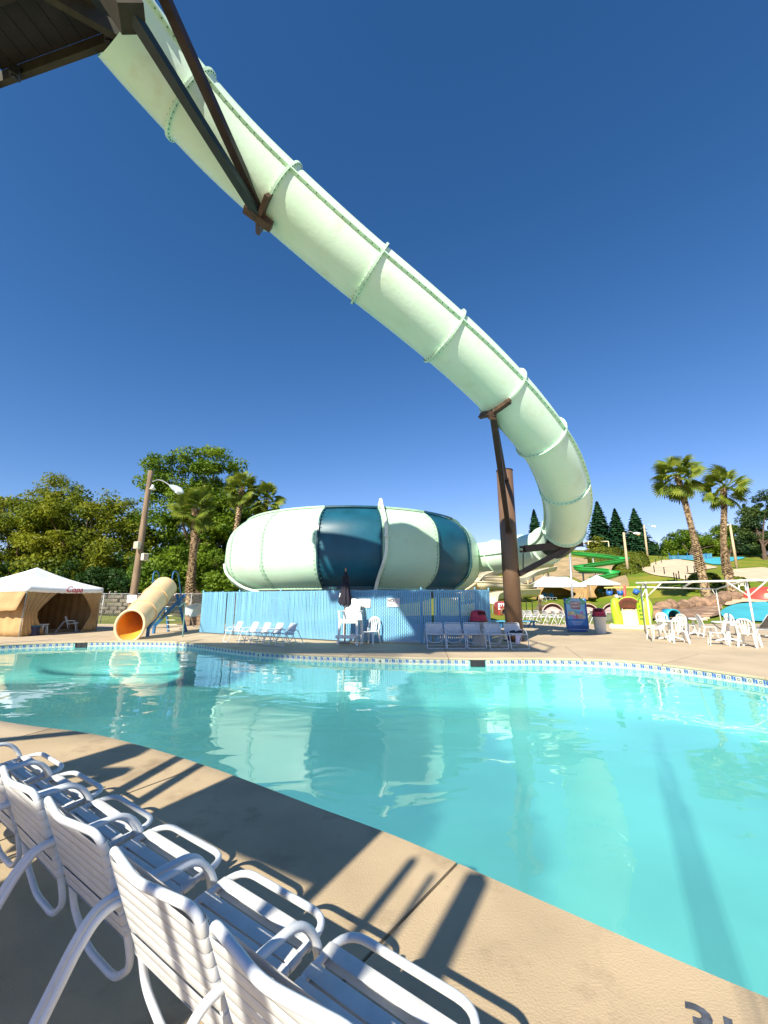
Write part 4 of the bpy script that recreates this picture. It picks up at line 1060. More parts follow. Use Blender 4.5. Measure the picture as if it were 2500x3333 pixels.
for u0, Y0 in ((497, 19.6), (560, 19.8)):
    hoop = [AT(u0, 1912, Y0), AT(u0+1, 1880, Y0), AT(u0+6, 1862, Y0+.1), AT(u0+16, 1862, Y0+.5), AT(u0+22, 1880, Y0+.9), AT(u0+34, 1975, Y0+1.6)]
    mb = MB(); mb.tube(catmull(hoop, 5), .03, 8); mb.build('guard_hoop', m_bluest, ps, world=True)
mb = MB(); mb.tube([AT(498, 1890, 19.6), AT(562, 1890, 19.8)], .028, 8); mb.build('cross_rail', m_bluest, ps, world=True)
mb = MB(); mb.tube([AT(520, 2017, 18.8), AT(603, 1962, 19.2)], .035, 8); mb.tube([AT(603, 1964, 19.2), G(594, 2074)], .025, 8); mb.build('hand_rail', M('green_grey_rail', (.10, .20, .17), .5, .15, 5), ps, world=True)

# ------------------------------------------------------------------ wooden light pole with speakers
m_poleW = M('weathered_pole', (.23, .16, .10), .85, .3, 2.0, bump=.6, bscale=10, bdist=.02, stretch=(8, 8, .6))
pl = thing('light_pole', 'tall weathered wooden pole with a street lamp and speakers behind the orange slide', 'pole', AT(428, 2046, 22.0)*Vector((1, 1, 0)) if False else Vector((AT(425, 2000, 22.0).x, 22.0, 0)))
B0 = pl.location; T0 = AT(491, 1533, 22.3)
mb = MB(); mb.tube([B0.lerp(T0, k/12) for k in range(13)], lambda s_: .20-.075*s_, 14); mb.build('shaft', m_poleW, pl, world=True)
arm = [AT(497, 1568, 22.2), AT(515, 1562, 22.0), AT(535, 1568, 21.6), AT(553, 1580, 21.2)]
mb = MB(); mb.tube(catmull(arm, 5), .03, 8); mb.build('lamp_arm', m_grey, pl, world=True)
mb = MB(); hd = AT(553, 1580, 21.2); he_ = AT(596, 1603, 20.4); d = (he_-hd)
mb.tube([hd, hd+d*.15, hd+d*.4, hd+d*.75, hd+d], [.05, .10, .17, .18, .05], 12); mb.build('lamp_head', M('lamp_grey', (.38, .45, .48), .35, .1, 4), pl, world=True)
mb = MB(); mb.sphere(hd+d*.68-Zv*.12, .15, 12, 8, (1.2, 1.2, .7)); mb.build('lamp_lens', M('lamp_lens', (.55, .62, .62), .2, .05, 4), pl, world=True)
mb = MB(); p = AT(497, 1585, 22.0); mb.lathe([(.05, .12), (.07, .05), (.16, -.14), (.14, -.14), (.05, 0)], 16, p); mb.build('horn_speaker', m_white, pl, world=True)
def spk(u, v, Y, rz, name):
    p = AT(u, v, Y); mb = MB(); mb.rbox((0, 0, 0), (.30, .22, .38), .03); o = mb.build(name, M('speaker_cream', (.72, .66, .50), .5, .06, 5) if 'speaker_cream' not in bpy.data.materials else bpy.data.materials['speaker_cream'], pl); o.location = p-pl.location; o.rotation_euler = (0, 0, rz)
    mb = MB(); mb.rbox((0, -.112, .0), (.24, .01, .31), .004); mb.build('grille', M('speaker_grille', (.50, .40, .30), .7, .1, 30) if 'speaker_grille' not in bpy.data.materials else bpy.data.materials['speaker_grille'], o)
spk(446, 1775, 21.75, R_(-20), 'speaker'); spk(471, 1813, 21.9, R_(60), 'speaker')
ps_ = thing('warning_sign', 'small white sign with faint print hung on the wooden pole', 'sign', AT(429, 1949, 21.7), R_(-5))
mb = MB(); mb.rbox((0, 0, 0), (.52, .012, .38), .005); mb.build('plate', m_signw, ps_)
put('NO', .09, m_signp, ps_, 0, .09, y=-.008); put('RUNNING', .06, m_signp, ps_, 0, -.02, y=-.008)
# white folded box and bin by the end of the fence
fb = thing('folded_cover', 'white angular folded cover standing by the left end of the fence', 'cover', G(622, 2040))
pts = [AT(604, 1975, 21.5), AT(632, 1964, 21.5), AT(636, 1966, 22.0), AT(638, 1996, 22.0), AT(620, 2008, 21.5), AT(604, 2000, 21.5)]
mb = MB(); n = len(pts); q = [p+Vector((.08, .5, 0)) for p in pts]; mb.add(pts+q, [tuple(range(n-1, -1, -1)), tuple(range(n, 2*n))]+[(i, (i+1) % n, n+(i+1) % n, n+i) for i in range(n)]); mb.build('cover', m_tentw, fb, world=True)
mb = MB(); mb.tube([G(622, 2040)+Vector((0, .3, 0)), AT(622, 2005, 21.8)], .03, 8); mb.build('stand', m_grey, fb, world=True)
bb = thing('wooden_box', 'low grey wooden box in the shade beyond the orange slide', 'box', G(620, 2040)+Vector((-.2, 1.6, 0)))
for k in range(3): mb = MB(); mb.rbox((0, 0, .13+k*.24), (1.5, .7, .225), .01); mb.build('plank', m_poleW, bb)

# bank, wall and wire fence behind the tent
m_stone = M('pale_stone_wall', (.15, .125, .085), .9, .35, 1.8, bump=.8, bscale=3, bdist=.08)
bw = thing('stone_wall', 'low pale stone retaining wall under the trees behind the cabana', 'wall', (-20, 33, 0))
kk = 0
for row in range(5):
    for k in range(34):
        x = -31+k*.72+(row % 2)*.35+random.uniform(-.08, .08); w = random.uniform(.58, .74)
        mb = MB(); mb.rbox((0, 0, 0), (w, .5, random.uniform(.27, .32)), random.uniform(.04, .08)); o = mb.build('stone', m_stone, bw, loc=Vector((x, 36+random.uniform(-.06, .06), .45+row*.31))-bw.location); o.rotation_euler = (random.gauss(0, .03), random.gauss(0, .03), random.gauss(0, .05))
wf = thing('wire_fence', 'thin grey wire mesh fence between the cabana and the trees', 'fence', (-14, 27, 0))
for k in range(9):
    mb = MB(); x = -22+k*1.9; mb.tube([(x, 27.5, 0), (x, 27.5, 1.9)], .03, 8); mb.build('fence_post', m_grey, wf, world=True)
mb = MB(); mb.tube([(-22, 27.5, 1.86), (-6.8, 27.5, 1.86)], .022, 8); mb.build('top_rail', m_grey, wf, world=True)
mb = MB()
for k in range(110):
    x = -22+k*.14
    for sg in (1, -1):
        x1 = x+sg*1.8
        if -22 <= x1 <= -6.8: mb.bar((x, 27.48, .03), (x1, 27.48, 1.83), .006, .006)
x = mb.build('wire_mesh', m_grey, wf, world=True); x['kind'] = 'stuff'
# ------------------------------------------------------------------ ground coverings on the hill
m_sand = M('sand_path', (.60, .46, .30), .95, .10, .5); m_court = M('blue_court', (.05, .38, .45), .8, .1, .5); m_soil = M('bare_soil', (.36, .26, .13), .95, .2, .5)
patch('sand_path', [(2085, 1851), (2120, 1836), (2160, 1825), (2200, 1822), (2250, 1829), (2300, 1840), (2335, 1849), (2290, 1857), (2235, 1868), (2212, 1866), (2265, 1880), (2275, 1896), (2200, 1886), (2110, 1868)], m_sand, .06)
patch('sand_path', [(2375, 1860), (2430, 1852), (2500, 1852), (2500, 1892), (2440, 1890), (2390, 1878)], m_sand, .06)
patch('blue_court', [(2170, 1816), (2270, 1817), (2360, 1815), (2425, 1815), (2380, 1830), (2330, 1839), (2280, 1829), (2200, 1819)], m_court, .07)
patch('splash_pad', [(2348, 2005), (2352, 1990), (2390, 1975), (2440, 1968), (2500, 1966), (2500, 2022), (2440, 2026), (2370, 2020)], m_court, .05)
patch('play_sand', [(2390, 1950), (2440, 1946), (2500, 1948), (2500, 1962), (2420, 1966), (2380, 1976), (2360, 1972)], m_sand, .05)
patch('bare_bank', [(1860, 1815), (1950, 1825), (2010, 1840), (2040, 1880), (2040, 1920), (1960, 1900), (1860, 1880), (1760, 1890), (1680, 1920), (1660, 1900), (1700, 1850), (1800, 1825)], m_soil, .05)

# ------------------------------------------------------------------ tents on the hill
def hill_tent(label, u0, u1, Y, depth, he, hp, ridge, opens):
    a, b = AT(u0, 1950, Y), AT(u1, 1950, Y); z = min(a.z, b.z)
    z = max(HZ(a.x, a.y), HZ(b.x, b.y))+.03; a.z = b.z = z
    return tent(label, a, b, b+Vector((0, depth, 0)), a+Vector((0, depth, 0)), he, hp, opens, ridge, .2)
hill_tent('wide white roofed tan tent with a ridge roof on the lawn below the cream flumes', 1752, 1914, 56, 4.2, 1.9, 3.15, 1.7, {0: (.16, .62)})
hill_tent('small white peaked tan tent on the lawn right of the ridge roofed tent', 1925, 2023, 55, 4.0, 1.9, 3.1, 0, {0: (.30, .30)})
for k, (u, lb) in enumerate(((1779, 'left blue sling chair in the shade of the ridge roofed tent'), (1800, 'right blue sling chair in the shade of the ridge roofed tent'), (1962, 'left blue sling chair inside the small peaked tent'), (1985, 'right blue sling chair inside the small peaked tent'))):
    p = AT(u, 1950, 57.2); lounger(lb, (p.x, p.y, HZ(p.x, p.y)+.05), R_(0), m_bluesling, R_(65), .9, 'blue chairs in the hill tents')
for u, lb in ((1763, 'white strap chair at the left opening of the ridge roofed tent'), (2008, 'white strap chair at the front of the small peaked tent')):
    p = AT(u, 1952, 54.6); copy_to(chair0, (p.x, p.y, HZ(p.x, p.y)+.02), R_(200), lb, scale=1.15)

# ------------------------------------------------------------------ flumes on the hill
m_cream = M('cream_flume', (.72, .64, .44), .45, .07, .6); m_greenf = M('green_flume', (.03, .36, .07), .4, .12, .5); m_greenl = M('pale_green_lining', (.45, .68, .45), .45, .1, .6)
def flume(name, label, pts, r, m_out, m_in, m_post, legs=4, group=None, depth=1.0):
    P = catmull(pts, 8); base = P[len(P)//2].copy(); base.z = HZ(base.x, base.y) if base.y > 27 else 0
    t = thing(name, label, 'water slide', base, group=group)
    segs = max(1, len(P)//9)
    for sgi in range(segs):
        ids = range(sgi*(len(P)-1)//segs, (sgi+1)*(len(P)-1)//segs+1); rows = []
        for i in ids:
            tg = (P[min(i+1, len(P)-1)]-P[max(i-1, 0)]); tg.normalize(); s = tg.cross(Vector((0, 0, 1))).normalized(); u = s.cross(tg)
            rows.append((P[i], s, u))
        for mm, rr, nm in ((m_out, r, 'channel'), (m_in, r*.93, 'lining')):
            vs_ = []; K_ = 12
            prof = [(math.cos(R_(180+180*k/K_))*rr, math.sin(R_(180+180*k/K_))*rr*depth) for k in range(K_+1)]
            if nm == 'channel': prof = [(-r*1.0, .10), (-r*1.14, .10), (-r*1.14, .02)]+prof+[(r*1.14, .02), (r*1.14, .10), (r*1.0, .10)]
            for c, s, u in rows:
                for x, z in prof: vs_.append(c+s*x+u*z)
            k_ = len(prof); fs_ = [(i*k_+j, i*k_+j+1, (i+1)*k_+j+1, (i+1)*k_+j) for i in range(len(rows)-1) for j in range(k_-1)]
            mb = MB().add(vs_, fs_, True); o = mb.build(nm, mm, t if nm == 'channel' else par, world=True)
            if nm == 'channel': par = o
    for k in range(legs):
        p = P[int((k+.5)*(len(P)-1)/legs)]; g_ = HZ(p.x, p.y) if p.y > 27 else 0
        if p.z-r > g_+.2:
            mb = MB(); mb.tube([(p.x, p.y, g_-.2), (p.x, p.y, p.z-r*.8)], .14, 8); mb.build('leg', m_post, t, world=True)
    return t
GF = [(1868, 1796, 80), (1900, 1800, 78), (1960, 1806, 76), (2012, 1812, 74), (2031, 1815, 72.5), (2026, 1820, 71), (1990, 1825, 70.5), (1940, 1832, 70), (1895, 1839, 69.5), (1881, 1843, 68.5), (1893, 1848, 67.5), (1940, 1851, 66.5), (1985, 1856, 66), (2000, 1860, 65), (1992, 1867, 64), (1960, 1874, 63.5), (1930, 1880, 63)]
flume('green_flume', 'bright green water flume zigzagging down the hill behind the tents', [AT(*p) for p in GF], .72, m_greenf, m_greenf, m_grey, 5)
flume('green_flume', 'white and green flume run out ending left of the ridge roofed tent', [AT(*p) for p in ((1752, 1922, 62), (1728, 1933, 60), (1700, 1943, 58), (1670, 1950, 56))], .75, m_greenf, m_white, m_grey, 0)
cf = 'cream flumes winding down the hill'
flume('cream_flume', 'cream flume with a wavy run reaching from behind the tents to the brown post', [AT(*p) for p in ((1800, 1846, 66), (1770, 1852, 64), (1735, 1862, 62), (1712, 1874, 60), (1690, 1882, 58), (1660, 1884, 56), (1600, 1878, 55), (1560, 1880, 54))], .7, m_cream, m_cream, m_cream, 5, cf)
flume('cream_flume', 'broad cream flume bend seen left of the brown post above the fence corner', [AT(*p) for p in ((1720, 1896, 55), (1700, 1905, 53), (1660, 1902, 52), (1610, 1898, 51), (1572, 1896, 50), (1553, 1893, 51), (1545, 1888, 53))], .8, m_cream, m_cream, m_cream, 3, cf)
flume('cream_flume', 'cream flume dropping steeply leftwards behind the right side of the bowl', [AT(*p) for p in ((1640, 1850, 60), (1590, 1862, 57), (1556, 1874, 54), (1535, 1893, 51), (1510, 1912, 48), (1480, 1930, 46))], .8, m_cream, m_cream, m_cream, 2, cf)
flume('cream_flume', 'lowest cream flume run curving down beside the toothed red tunnel', [AT(*p) for p in ((1740, 1920, 52), (1690, 1922, 50), (1640, 1925, 48), (1600, 1935, 46.5), (1590, 1955, 44.5), (1584, 1985, 42.5), (1582, 1998, 41.5))], .85, m_cream, m_cream, m_cream, 2, cf)
flume('cream_flume', 'cream flume crossing behind the others high on the slope above the tents', [AT(*p) for p in ((1790, 1832, 78), (1740, 1840, 75), (1690, 1846, 73), (1640, 1852, 71), (1590, 1862, 69))], .9, m_cream, m_cream, m_cream, 4, cf)
flume('cream_flume', 'cream flume with a dark shaded underside between the fence corner and the post', [AT(*p) for p in ((1700, 1915, 56), (1650, 1912, 55), (1600, 1914, 53), (1565, 1921, 51), (1545, 1935, 49))], .75, m_cream, m_cream, m_cream, 2, cf)
# cross frames on the flumes' slope
fr_ = thing('flume_platform', 'pale shade frame of posts on top of the hill above the green flume', 'shade frame', ON(1945, 1800))
a_, b_ = AT(1914, 1762, 104), AT(1980, 1762, 104)
mb = MB(); mb.bar(a_, b_, .25, .2); mb.build('beam', m_cream, fr_, world=True)
mb = MB(); mb.bar(a_+Vector((0, 3, .1)), b_+Vector((0, 3, .1)), .25, .2); mb.build('beam', m_cream, fr_, world=True)
mb = MB(); n = 8; vs_ = [a_.lerp(b_, k/n)+Vector((0, 3*j, -.35*math.sin(math.pi*k/n)-.05)) for j in (0, 1) for k in range(n+1)]
mb.add(vs_, [(k, k+1, n+2+k, n+1+k) for k in range(n)], True); o = mb.build('shade_cloth', m_tan, fr_, world=True); o.modifiers.new('s', 'SOLIDIFY').thickness = .02
for p in (a_, b_): mb = MB(); mb.bar(p, Vector((p.x, p.y, HZ(p.x, p.y)-.3)), .18, .18); mb.build('post', m_cream, fr_, world=True)

# ------------------------------------------------------------------ poster stand
sg = thing('poster_stand', 'blue poster stand advertising FAMILY NIGHT on the sunny deck', 'sign', G(1882, 2056), R_(-8))
mb = MB(); mb.rbox((0, .10, .05), (.78, .5, .10), .02); mb.build('foot', M('blue_board', (.03, .12, .38), .45, .08, 3), sg)
m_bb = bpy.data.materials['blue_board']; tl_ = Matrix.Rotation(R_(-4), 3, 'X')
board = MB(); board.rbox((0, 0, 0), (1.02, .10, 1.42), .02); bd_ = board.build('board', m_bb, sg, loc=(0, .06, .84)); bd_.rotation_euler = (R_(-4), 0, 0)
pm = MB(); pm.box((0, -.053, .06), (.84, .004, 1.24)); post_ = pm.build('poster', M('poster_sky', (.30, .60, .75), .4, .12, 3), bd_)
pm = MB(); pm.box((0, -.0545, -.40), (.84, .004, .32)); pm.build('poster_water', M('poster_blue', (.06, .25, .60), .4, .1, 3), bd_)
pm = MB(); pm.add([(-.22, -.0565, .22), (.20, -.0565, .18), (.24, -.0565, .54), (-.24, -.0565, .57)], [(0, 1, 2, 3)]); pm.build('poster_plank', M('poster_brown', (.40, .18, .12), .5, .15, 8), bd_)
cols = [(.75, .2, .2), (.85, .55, .2), (.2, .5, .75), (.8, .5, .35), (.9, .75, .3), (.6, .25, .5), (.85, .65, .5), (.25, .6, .5)]
pm_m = [M('poster_colour', c, .5, .1, 6) for c in cols]
for k in range(16):
    x = -.34+.045*k; z = -.06+.10*math.sin(k*2.1)-.05*abs(x); pm = MB(); r = .05+.02*(k % 3)
    pm.add([(x+r*math.cos(2*math.pi*q/10), -.0575-.0002*k, z+r*1.3*math.sin(2*math.pi*q/10)) for q in range(10)], [tuple(range(10))]); pm.build('poster_figure', pm_m[k % 8], bd_)
m_leaf_p = M('poster_green', (.12, .45, .16), .5, .15, 6)
for k, (x, z, a) in enumerate(((-.34, .60, 20), (-.28, .66, 60), (.33, .60, 160), (.27, .66, 120), (-.36, .48, -20), (.36, .48, 200))):
    c, s_ = math.cos(R_(a)), math.sin(R_(a)); pm = MB(); w = .18
    pm.add([(x-w*c, -.0568-.0002*k, z-w*s_), (x-.05*s_, -.0568-.0002*k, z+.05*c), (x+w*c, -.0568-.0002*k, z+w*s_), (x+.05*s_, -.0568-.0002*k, z-.05*c)], [(0, 1, 2, 3)]); pm.build('poster_leaf', m_leaf_p, bd_)
put('FAMILY', .125, m_signw, bd_, 0, .47, y=-.0585, bold=.004); put('NIGHT', .125, m_signw, bd_, 0, .32, y=-.0585, bold=.004)
for k in range(3):
    pm = MB(); pm.box((0, -.0572, -.38-.06*k), (.56-.1*k, .002, .016)); pm.build('poster_line', m_signw, bd_)
gp = thing('grey_pole', 'thin grey pole rising behind the family night poster up to the tube bend', 'pole', Vector((AT(1868, 2040, 23.5).x, 23.5, 0)))
mb = MB(); mb.tube([gp.location, AT(1855, 1800, 23.3)], .06, 10); mb.build('shaft', m_grey, gp, world=True)
mb = MB(); mb.tube([gp.location, gp.location+Vector((0, 0, .03))], .14, 12); mb.build('base_plate', m_grey, gp, world=True)

# ------------------------------------------------------------------ lime creature slide
m_lime = M('lime_fibreglass', (.42, .68, .03), .4, .12, 2.0, bump=.25, bscale=4, bdist=.05); m_maroon = M('maroon_inside', (.20, .05, .045), .6, .2, 4); m_beige = M('beige_fibreglass', (.74, .66, .45), .5, .06, 2)
ls = thing('creature_slide', 'lime green creature shaped kids slide with a beige chute and maroon arch', 'slide', G(2058, 2050), R_(-29))
mb = MB(); mb.rbox((0, .35, .13), (2.0, 1.5, .26), .06); mb.build('plinth', m_beige, ls)
def lobe(name, cx, w, h, d, sg_):
    mb = MB(); n, m = 24, 16; vs_ = []
    for j in range(m+1):
        t_ = j/m; z = .24+h*math.sin(t_*math.pi/2)**.9; cap_ = math.cos(t_*math.pi/2)**.38
        for i in range(n):
            a = 2*math.pi*i/n; ca, sa = math.cos(a), math.sin(a); sq = (abs(ca)**3+abs(sa)**3)**(-1/3)
            wr = w*cap_*(1+.09*math.sin(6*t_+cx*7)); dr = d*cap_
            vs_.append((cx-sg_*.10*math.sin(math.pi*t_)+sg_*.05+wr*ca*sq*(1+.05*math.sin(3*a+9*t_)), .30+dr*sa*sq*(1+.04*math.sin(5*a+7*t_)), z))
    fs_ = [(j*n+i, j*n+(i+1) % n, (j+1)*n+(i+1) % n, (j+1)*n+i) for j in range(m) for i in range(n)]
    mb.add(vs_, fs_, True); return mb.build(name, m_lime, ls)
lobe('flank', -.60, .25, 1.33, .55, 1); rf_ = lobe('flank', .62, .36, 1.36, .58, -1)
mb = MB()
for k in range(9):
    x, z = .45+.13*((k*2) % 4), .55+.10*k; yy = .30-.575*max(.2, 1-((z-.24)/1.36)**2.5)**.5
    mb.tube([(x+.045*math.cos(q*math.pi/5), yy, z+.045*math.sin(q*math.pi/5)) for q in range(10)], .013, 5, closed=True)
sp = mb.build('dark_spots', m_black, rf_); sp['kind'] = 'stuff'
mb = MB(); n = 10; vs_ = []
for k in range(n+1):
    y = -.42+1.15*k/n; z = .20+.80*(k/n)**1.15
    for x, dz in ((-.33, .16), (-.30, .02), (0, 0), (.26, .02), (.29, .16)): vs_.append((x, y, z+dz))
mb.add(vs_, [(k*5+j, k*5+j+1, (k+1)*5+j+1, (k+1)*5+j) for k in range(n) for j in range(4)], True); o = mb.build('chute', m_beige, ls); o.modifiers.new('s', 'SOLIDIFY').thickness = .03
for nm, rr, mm_ in (('arch_lining', .50, m_maroon), ('arch', .545, m_lime)):
    mb = MB(); vs_ = []; n = 16
    for q in range(5):
        y = -.02+q*.2
        for k in range(n+1): a = math.pi*k/n; vs_.append((-.02+rr*1.02*math.cos(a)*(1-.05*q), y, 1.08-.06*q+rr*(1-.17*q)*math.sin(a)))
    mb.add(vs_, [(q*(n+1)+k, q*(n+1)+k+1, (q+1)*(n+1)+k+1, (q+1)*(n+1)+k) for q in range(4) for k in range(n)], True); o = mb.build(nm, mm_, ls); o.modifiers.new('s', 'SOLIDIFY').thickness = .03

# ------------------------------------------------------------------ shade frame, tables, resin chairs
m_pipew = M('white_pipe', (.72, .72, .64), .45, .12, 2)
sf_ = thing('pipe_frame', 'white pipe shade frame without a cover over the resin tables', 'frame', G(2300, 2090))
fl, frr = G(2125, 2090), G(2468, 2109); bl, br = G(2103, 2054), G(2349, 2036)
TZ = 2.1
corners = [fl, frr, br, bl]
for p in corners: mb = MB(); mb.tube([p, p+Vector((0, 0, TZ))], .03, 10); mb.build('post', m_pipew, sf_, world=True)
def zt(p): return p+Vector((0, 0, TZ))
for a, b, e in ((fl, frr, .9), (bl, br, .3), (fl, bl, .2), (frr, br, .3), ((fl+frr)/2, (bl+br)/2, .1)):
    d = (b-a).normalized(); mb = MB(); mb.tube([zt(a)-d*.3, zt(b)+d*e], .035, 10); mb.build('top_rail', m_pipew, sf_, world=True)
for a, b in ((fl, frr), (frr, fl), (frr, frr+(frr-fl)), (bl, br), (br, bl), (fl, bl)):
    d = (b-a).normalized(); mb = MB(); mb.tube([a+Vector((0, 0, TZ-.5)), zt(a)+d*.52], .022, 8); mb.build('corner_brace', m_pipew, sf_, world=True)
def rtable(label, loc, rz):
    t = thing('resin_table', label, 'table', loc, rz, 'white resin tables')
    mb = MB(); mb.lathe([(0, .72), (.44, .72), (.455, .705), (.455, .67), (.44, .67), (.42, .69), (0, .69)], 28); mb.build('top', m_plastic, t)
    mb = MB(); mb.lathe([(.055, .69), (.05, .45), (.055, .15), (.07, .10)], 14); mb.build('pedestal', m_plastic, t)
    for k in range(4):
        a = math.pi/4+k*math.pi/2; d = Vector((math.cos(a), math.sin(a), 0)); mb = MB(); mb.bar(d*.04+Vector((0, 0, .13)), d*.40+Vector((0, 0, .025)), .08, .05); mb.build('foot', m_plastic, t)
    return t
rtable('white resin table nearest the left post of the pipe frame', G(2185, 2082), .3); rtable('white resin table farthest back under the pipe frame', G(2263, 2068), .8); rtable('white resin table nearest the right post of the pipe frame', G(2376, 2090), .1)
for u, v, a, lb in ((2139, 2082, -95, 'white resin chair beside the left post of the pipe frame'), (2212, 2092, 160, 'white resin chair with its back to the pool at the left table'), (2240, 2068, 105, 'white resin chair tucked between the left and the back table'),
                    (2306, 2074, 75, 'white resin chair right of the back table, turned sideways'), (2339, 2100, -120, 'white resin chair left of the right hand table, its back to the pool'), (2400, 2068, 10, 'white resin chair behind the right hand table facing the pool'), (2443, 2106, 125, 'white resin chair right of the right hand table near the right post'),
                    (2165, 2060, -20, 'white resin chair behind the left table facing the pool')):
    copy_to(resin0, G(u, v), R_(a), lb, 'white resin chairs')
p = ON(2417, 1925); copy_to(resin0, p, R_(150), 'lone white resin chair on the hill right of the leaning palms', 'white resin chairs', 1.5)
m_greysl = M('grey_sling', (.18, .16, .14), .8, .2, 6)
for u, v, lb in ((2470, 2070, 'grey sling lounger in the shade just behind the right post of the pipe frame'), (2540, 2080, 'grey sling lounger cut by the right picture edge')):
    lounger(lb, G(u, v), R_(185), m_greysl, R_(50), 1.0, 'grey sling loungers')

# row of white strap chairs along the far deck
for k, (u, v) in enumerate(((1700, 2031), (1722, 2031), (1747, 2032), (1775, 2033), (1803, 2034), (1830, 2035), (1930, 2033))):
    names = ['first', 'second', 'third', 'fourth', 'fifth', 'sixth']
    lb = (names[k]+' white strap chair right of the brown post in the far sunny row') if k < 6 else 'white strap chair of the far row seen between poster and bin'
    copy_to(chair0, G(u, v), R_(-70-4*k), lb, 'white strap chairs in the far row', 1.15)
# blue bench tables beyond the fence corner
m_bbench = M('blue_bench', (.06, .32, .52), .5, .1, 3)
bt = thing('blue_bench', 'long low light blue bench running behind the brown post', 'bench', G(1660, 2040))
a_, b_ = AT(1560, 2021, 23.0), AT(1742, 2022, 23.0)
mb = MB(); mb.bar(a_, b_, .7, .05); mb.build('top', m_bbench, bt, world=True)
for k in range(4):
    q = a_.lerp(b_, .08+k*.29); mb = MB(); mb.bar((q.x, q.y-.2, 0), (q.x, q.y-.2, q.z-.03), .09, .06); mb.bar((q.x-.2, q.y+.2, 0), (q.x, q.y+.2, q.z-.03), .06, .06); mb.build('leg', m_bluest, bt, world=True)

# ------------------------------------------------------------------ kids area: tunnel, shells, rocks, steps, buckets, dome
m_redf = M('red_fibreglass', (.36, .05, .045), .5, .15, 2); m_brownring = M('brown_ring', (.20, .09, .05), .5, .2, 4)
tt = thing('toothed_tunnel', 'dark red monster mouth tunnel with white teeth partly behind the brown post', 'tunnel', ON(1640, 2003))
T0_ = tt.location.copy(); sc_ = T0_.y/1380
def tpx(du, dv, dy=0): return Vector((du*sc_, dy, dv*sc_))
mb = MB(); pts = [(-17, 0), (-18, 26), (-14, 40), (0, 45), (16, 40), (20, 26), (19, 0)]; n = len(pts)
mb.add([tpx(x, z, 0) for x, z in pts]+[tpx(x, z, 1.2) for x, z in pts], [tuple(range(n)), tuple(range(2*n-1, n-1, -1))]+[(i, n+i, n+(i+1) % n, (i+1) % n) for i in range(n)]); mb.build('head', m_redf, tt)
for k in range(5): mb = MB(); x = -14+k*7; mb.add([tpx(x-3, 38, -.05), tpx(x+3, 38, -.05), tpx(x, 27, -.12), tpx(x, 36, .1)], [(0, 2, 1), (0, 3, 2), (1, 2, 3), (0, 1, 3)]); mb.build('tooth', m_white, tt)
for k in range(3): mb = MB(); z = 34-k*7; mb.add([tpx(-17, z+3, -.05), tpx(-17, z-3, -.05), tpx(-9, z, -.12), tpx(-15, z, .1)], [(0, 1, 2), (0, 2, 3), (1, 3, 2), (0, 3, 1)]); mb.build('tooth', m_white, tt)
mb = MB(); mb.tube([tpx(2+11*math.cos(2*math.pi*k/18), 10+11*math.sin(2*math.pi*k/18), -.1) for k in range(18)], .09, 8, closed=True); mb.build('tunnel_ring', m_brownring, tt)
mb = MB(); mb.add([tpx(2+10.5*math.cos(2*math.pi*k/18), 10+10.5*math.sin(2*math.pi*k/18), -.03) for k in range(18)], [tuple(range(18))]); mb.build('opening', m_black, tt)
ws = thing('white_notice', 'small blank white notice board by the lowest cream flume', 'sign', ON(1604, 1997)); mb = MB(); mb.box((0, 0, 1.0), (.55, .03, .42)); mb.build('plate', m_signw, ws); mb = MB(); mb.box((0, .03, .5), (.05, .04, 1.0)); mb.build('stake', m_grey, ws)
m_pink = M('faded_pink_shell', (.62, .42, .38), .6, .12, 2); m_pinkd = M('shell_inside', (.30, .20, .17), .7, .15, 3)
def shell(label, u, v, s_):
    p = ON(u, v) if v < 2005 else G(u, v); t = thing('shell_seat', label, 'seat', p, 0, 'pink shell seats')
    t.scale = (s_,)*3
    mb = MB(); n, m = 16, 8; vs_ = []
    for j in range(m+1):
        ph = R_(90)*j/m
        for i in range(n+1):
            a = math.pi*i/n; vs_.append((.8*math.cos(a)*math.cos(ph*.75), .45*math.sin(ph)-.1, .75*math.sin(a)*math.cos(ph*.8)))
    mb.add(vs_, [(j*(n+1)+i, j*(n+1)+i+1, (j+1)*(n+1)+i+1, (j+1)*(n+1)+i) for j in range(m) for i in range(n)], True); o = mb.build('hood', m_pinkd, t)
    mb = MB(); mb.tube([(.8*math.cos(math.pi*i/n), -.1, .75*math.sin(math.pi*i/n)) for i in range(n+1)], .035, 8); mb.build('rim', m_pink, t)
    mb = MB(); mb.add([(.72*math.cos(math.pi*i/12), .02-.10*math.sin(math.pi*i/12), .02+.50*math.sin(math.pi*i/12)**1.5) for i in range(13)], [tuple(range(13))]); mb.build('seat_back', m_pink, t)
    mb = MB(); mb.rbox((0, -.1, .12), (1.3, .5, .24), .06); mb.build('seat', m_pink, t)
shell('faded pink shell seat left of the family night poster', 1799, 1999, 1.0); shell('faded pink shell seat half hidden by the family night poster', 1914, 1999, .95); shell('faded pink shell seat left of the lime creature slide', 1993, 1998, .95)
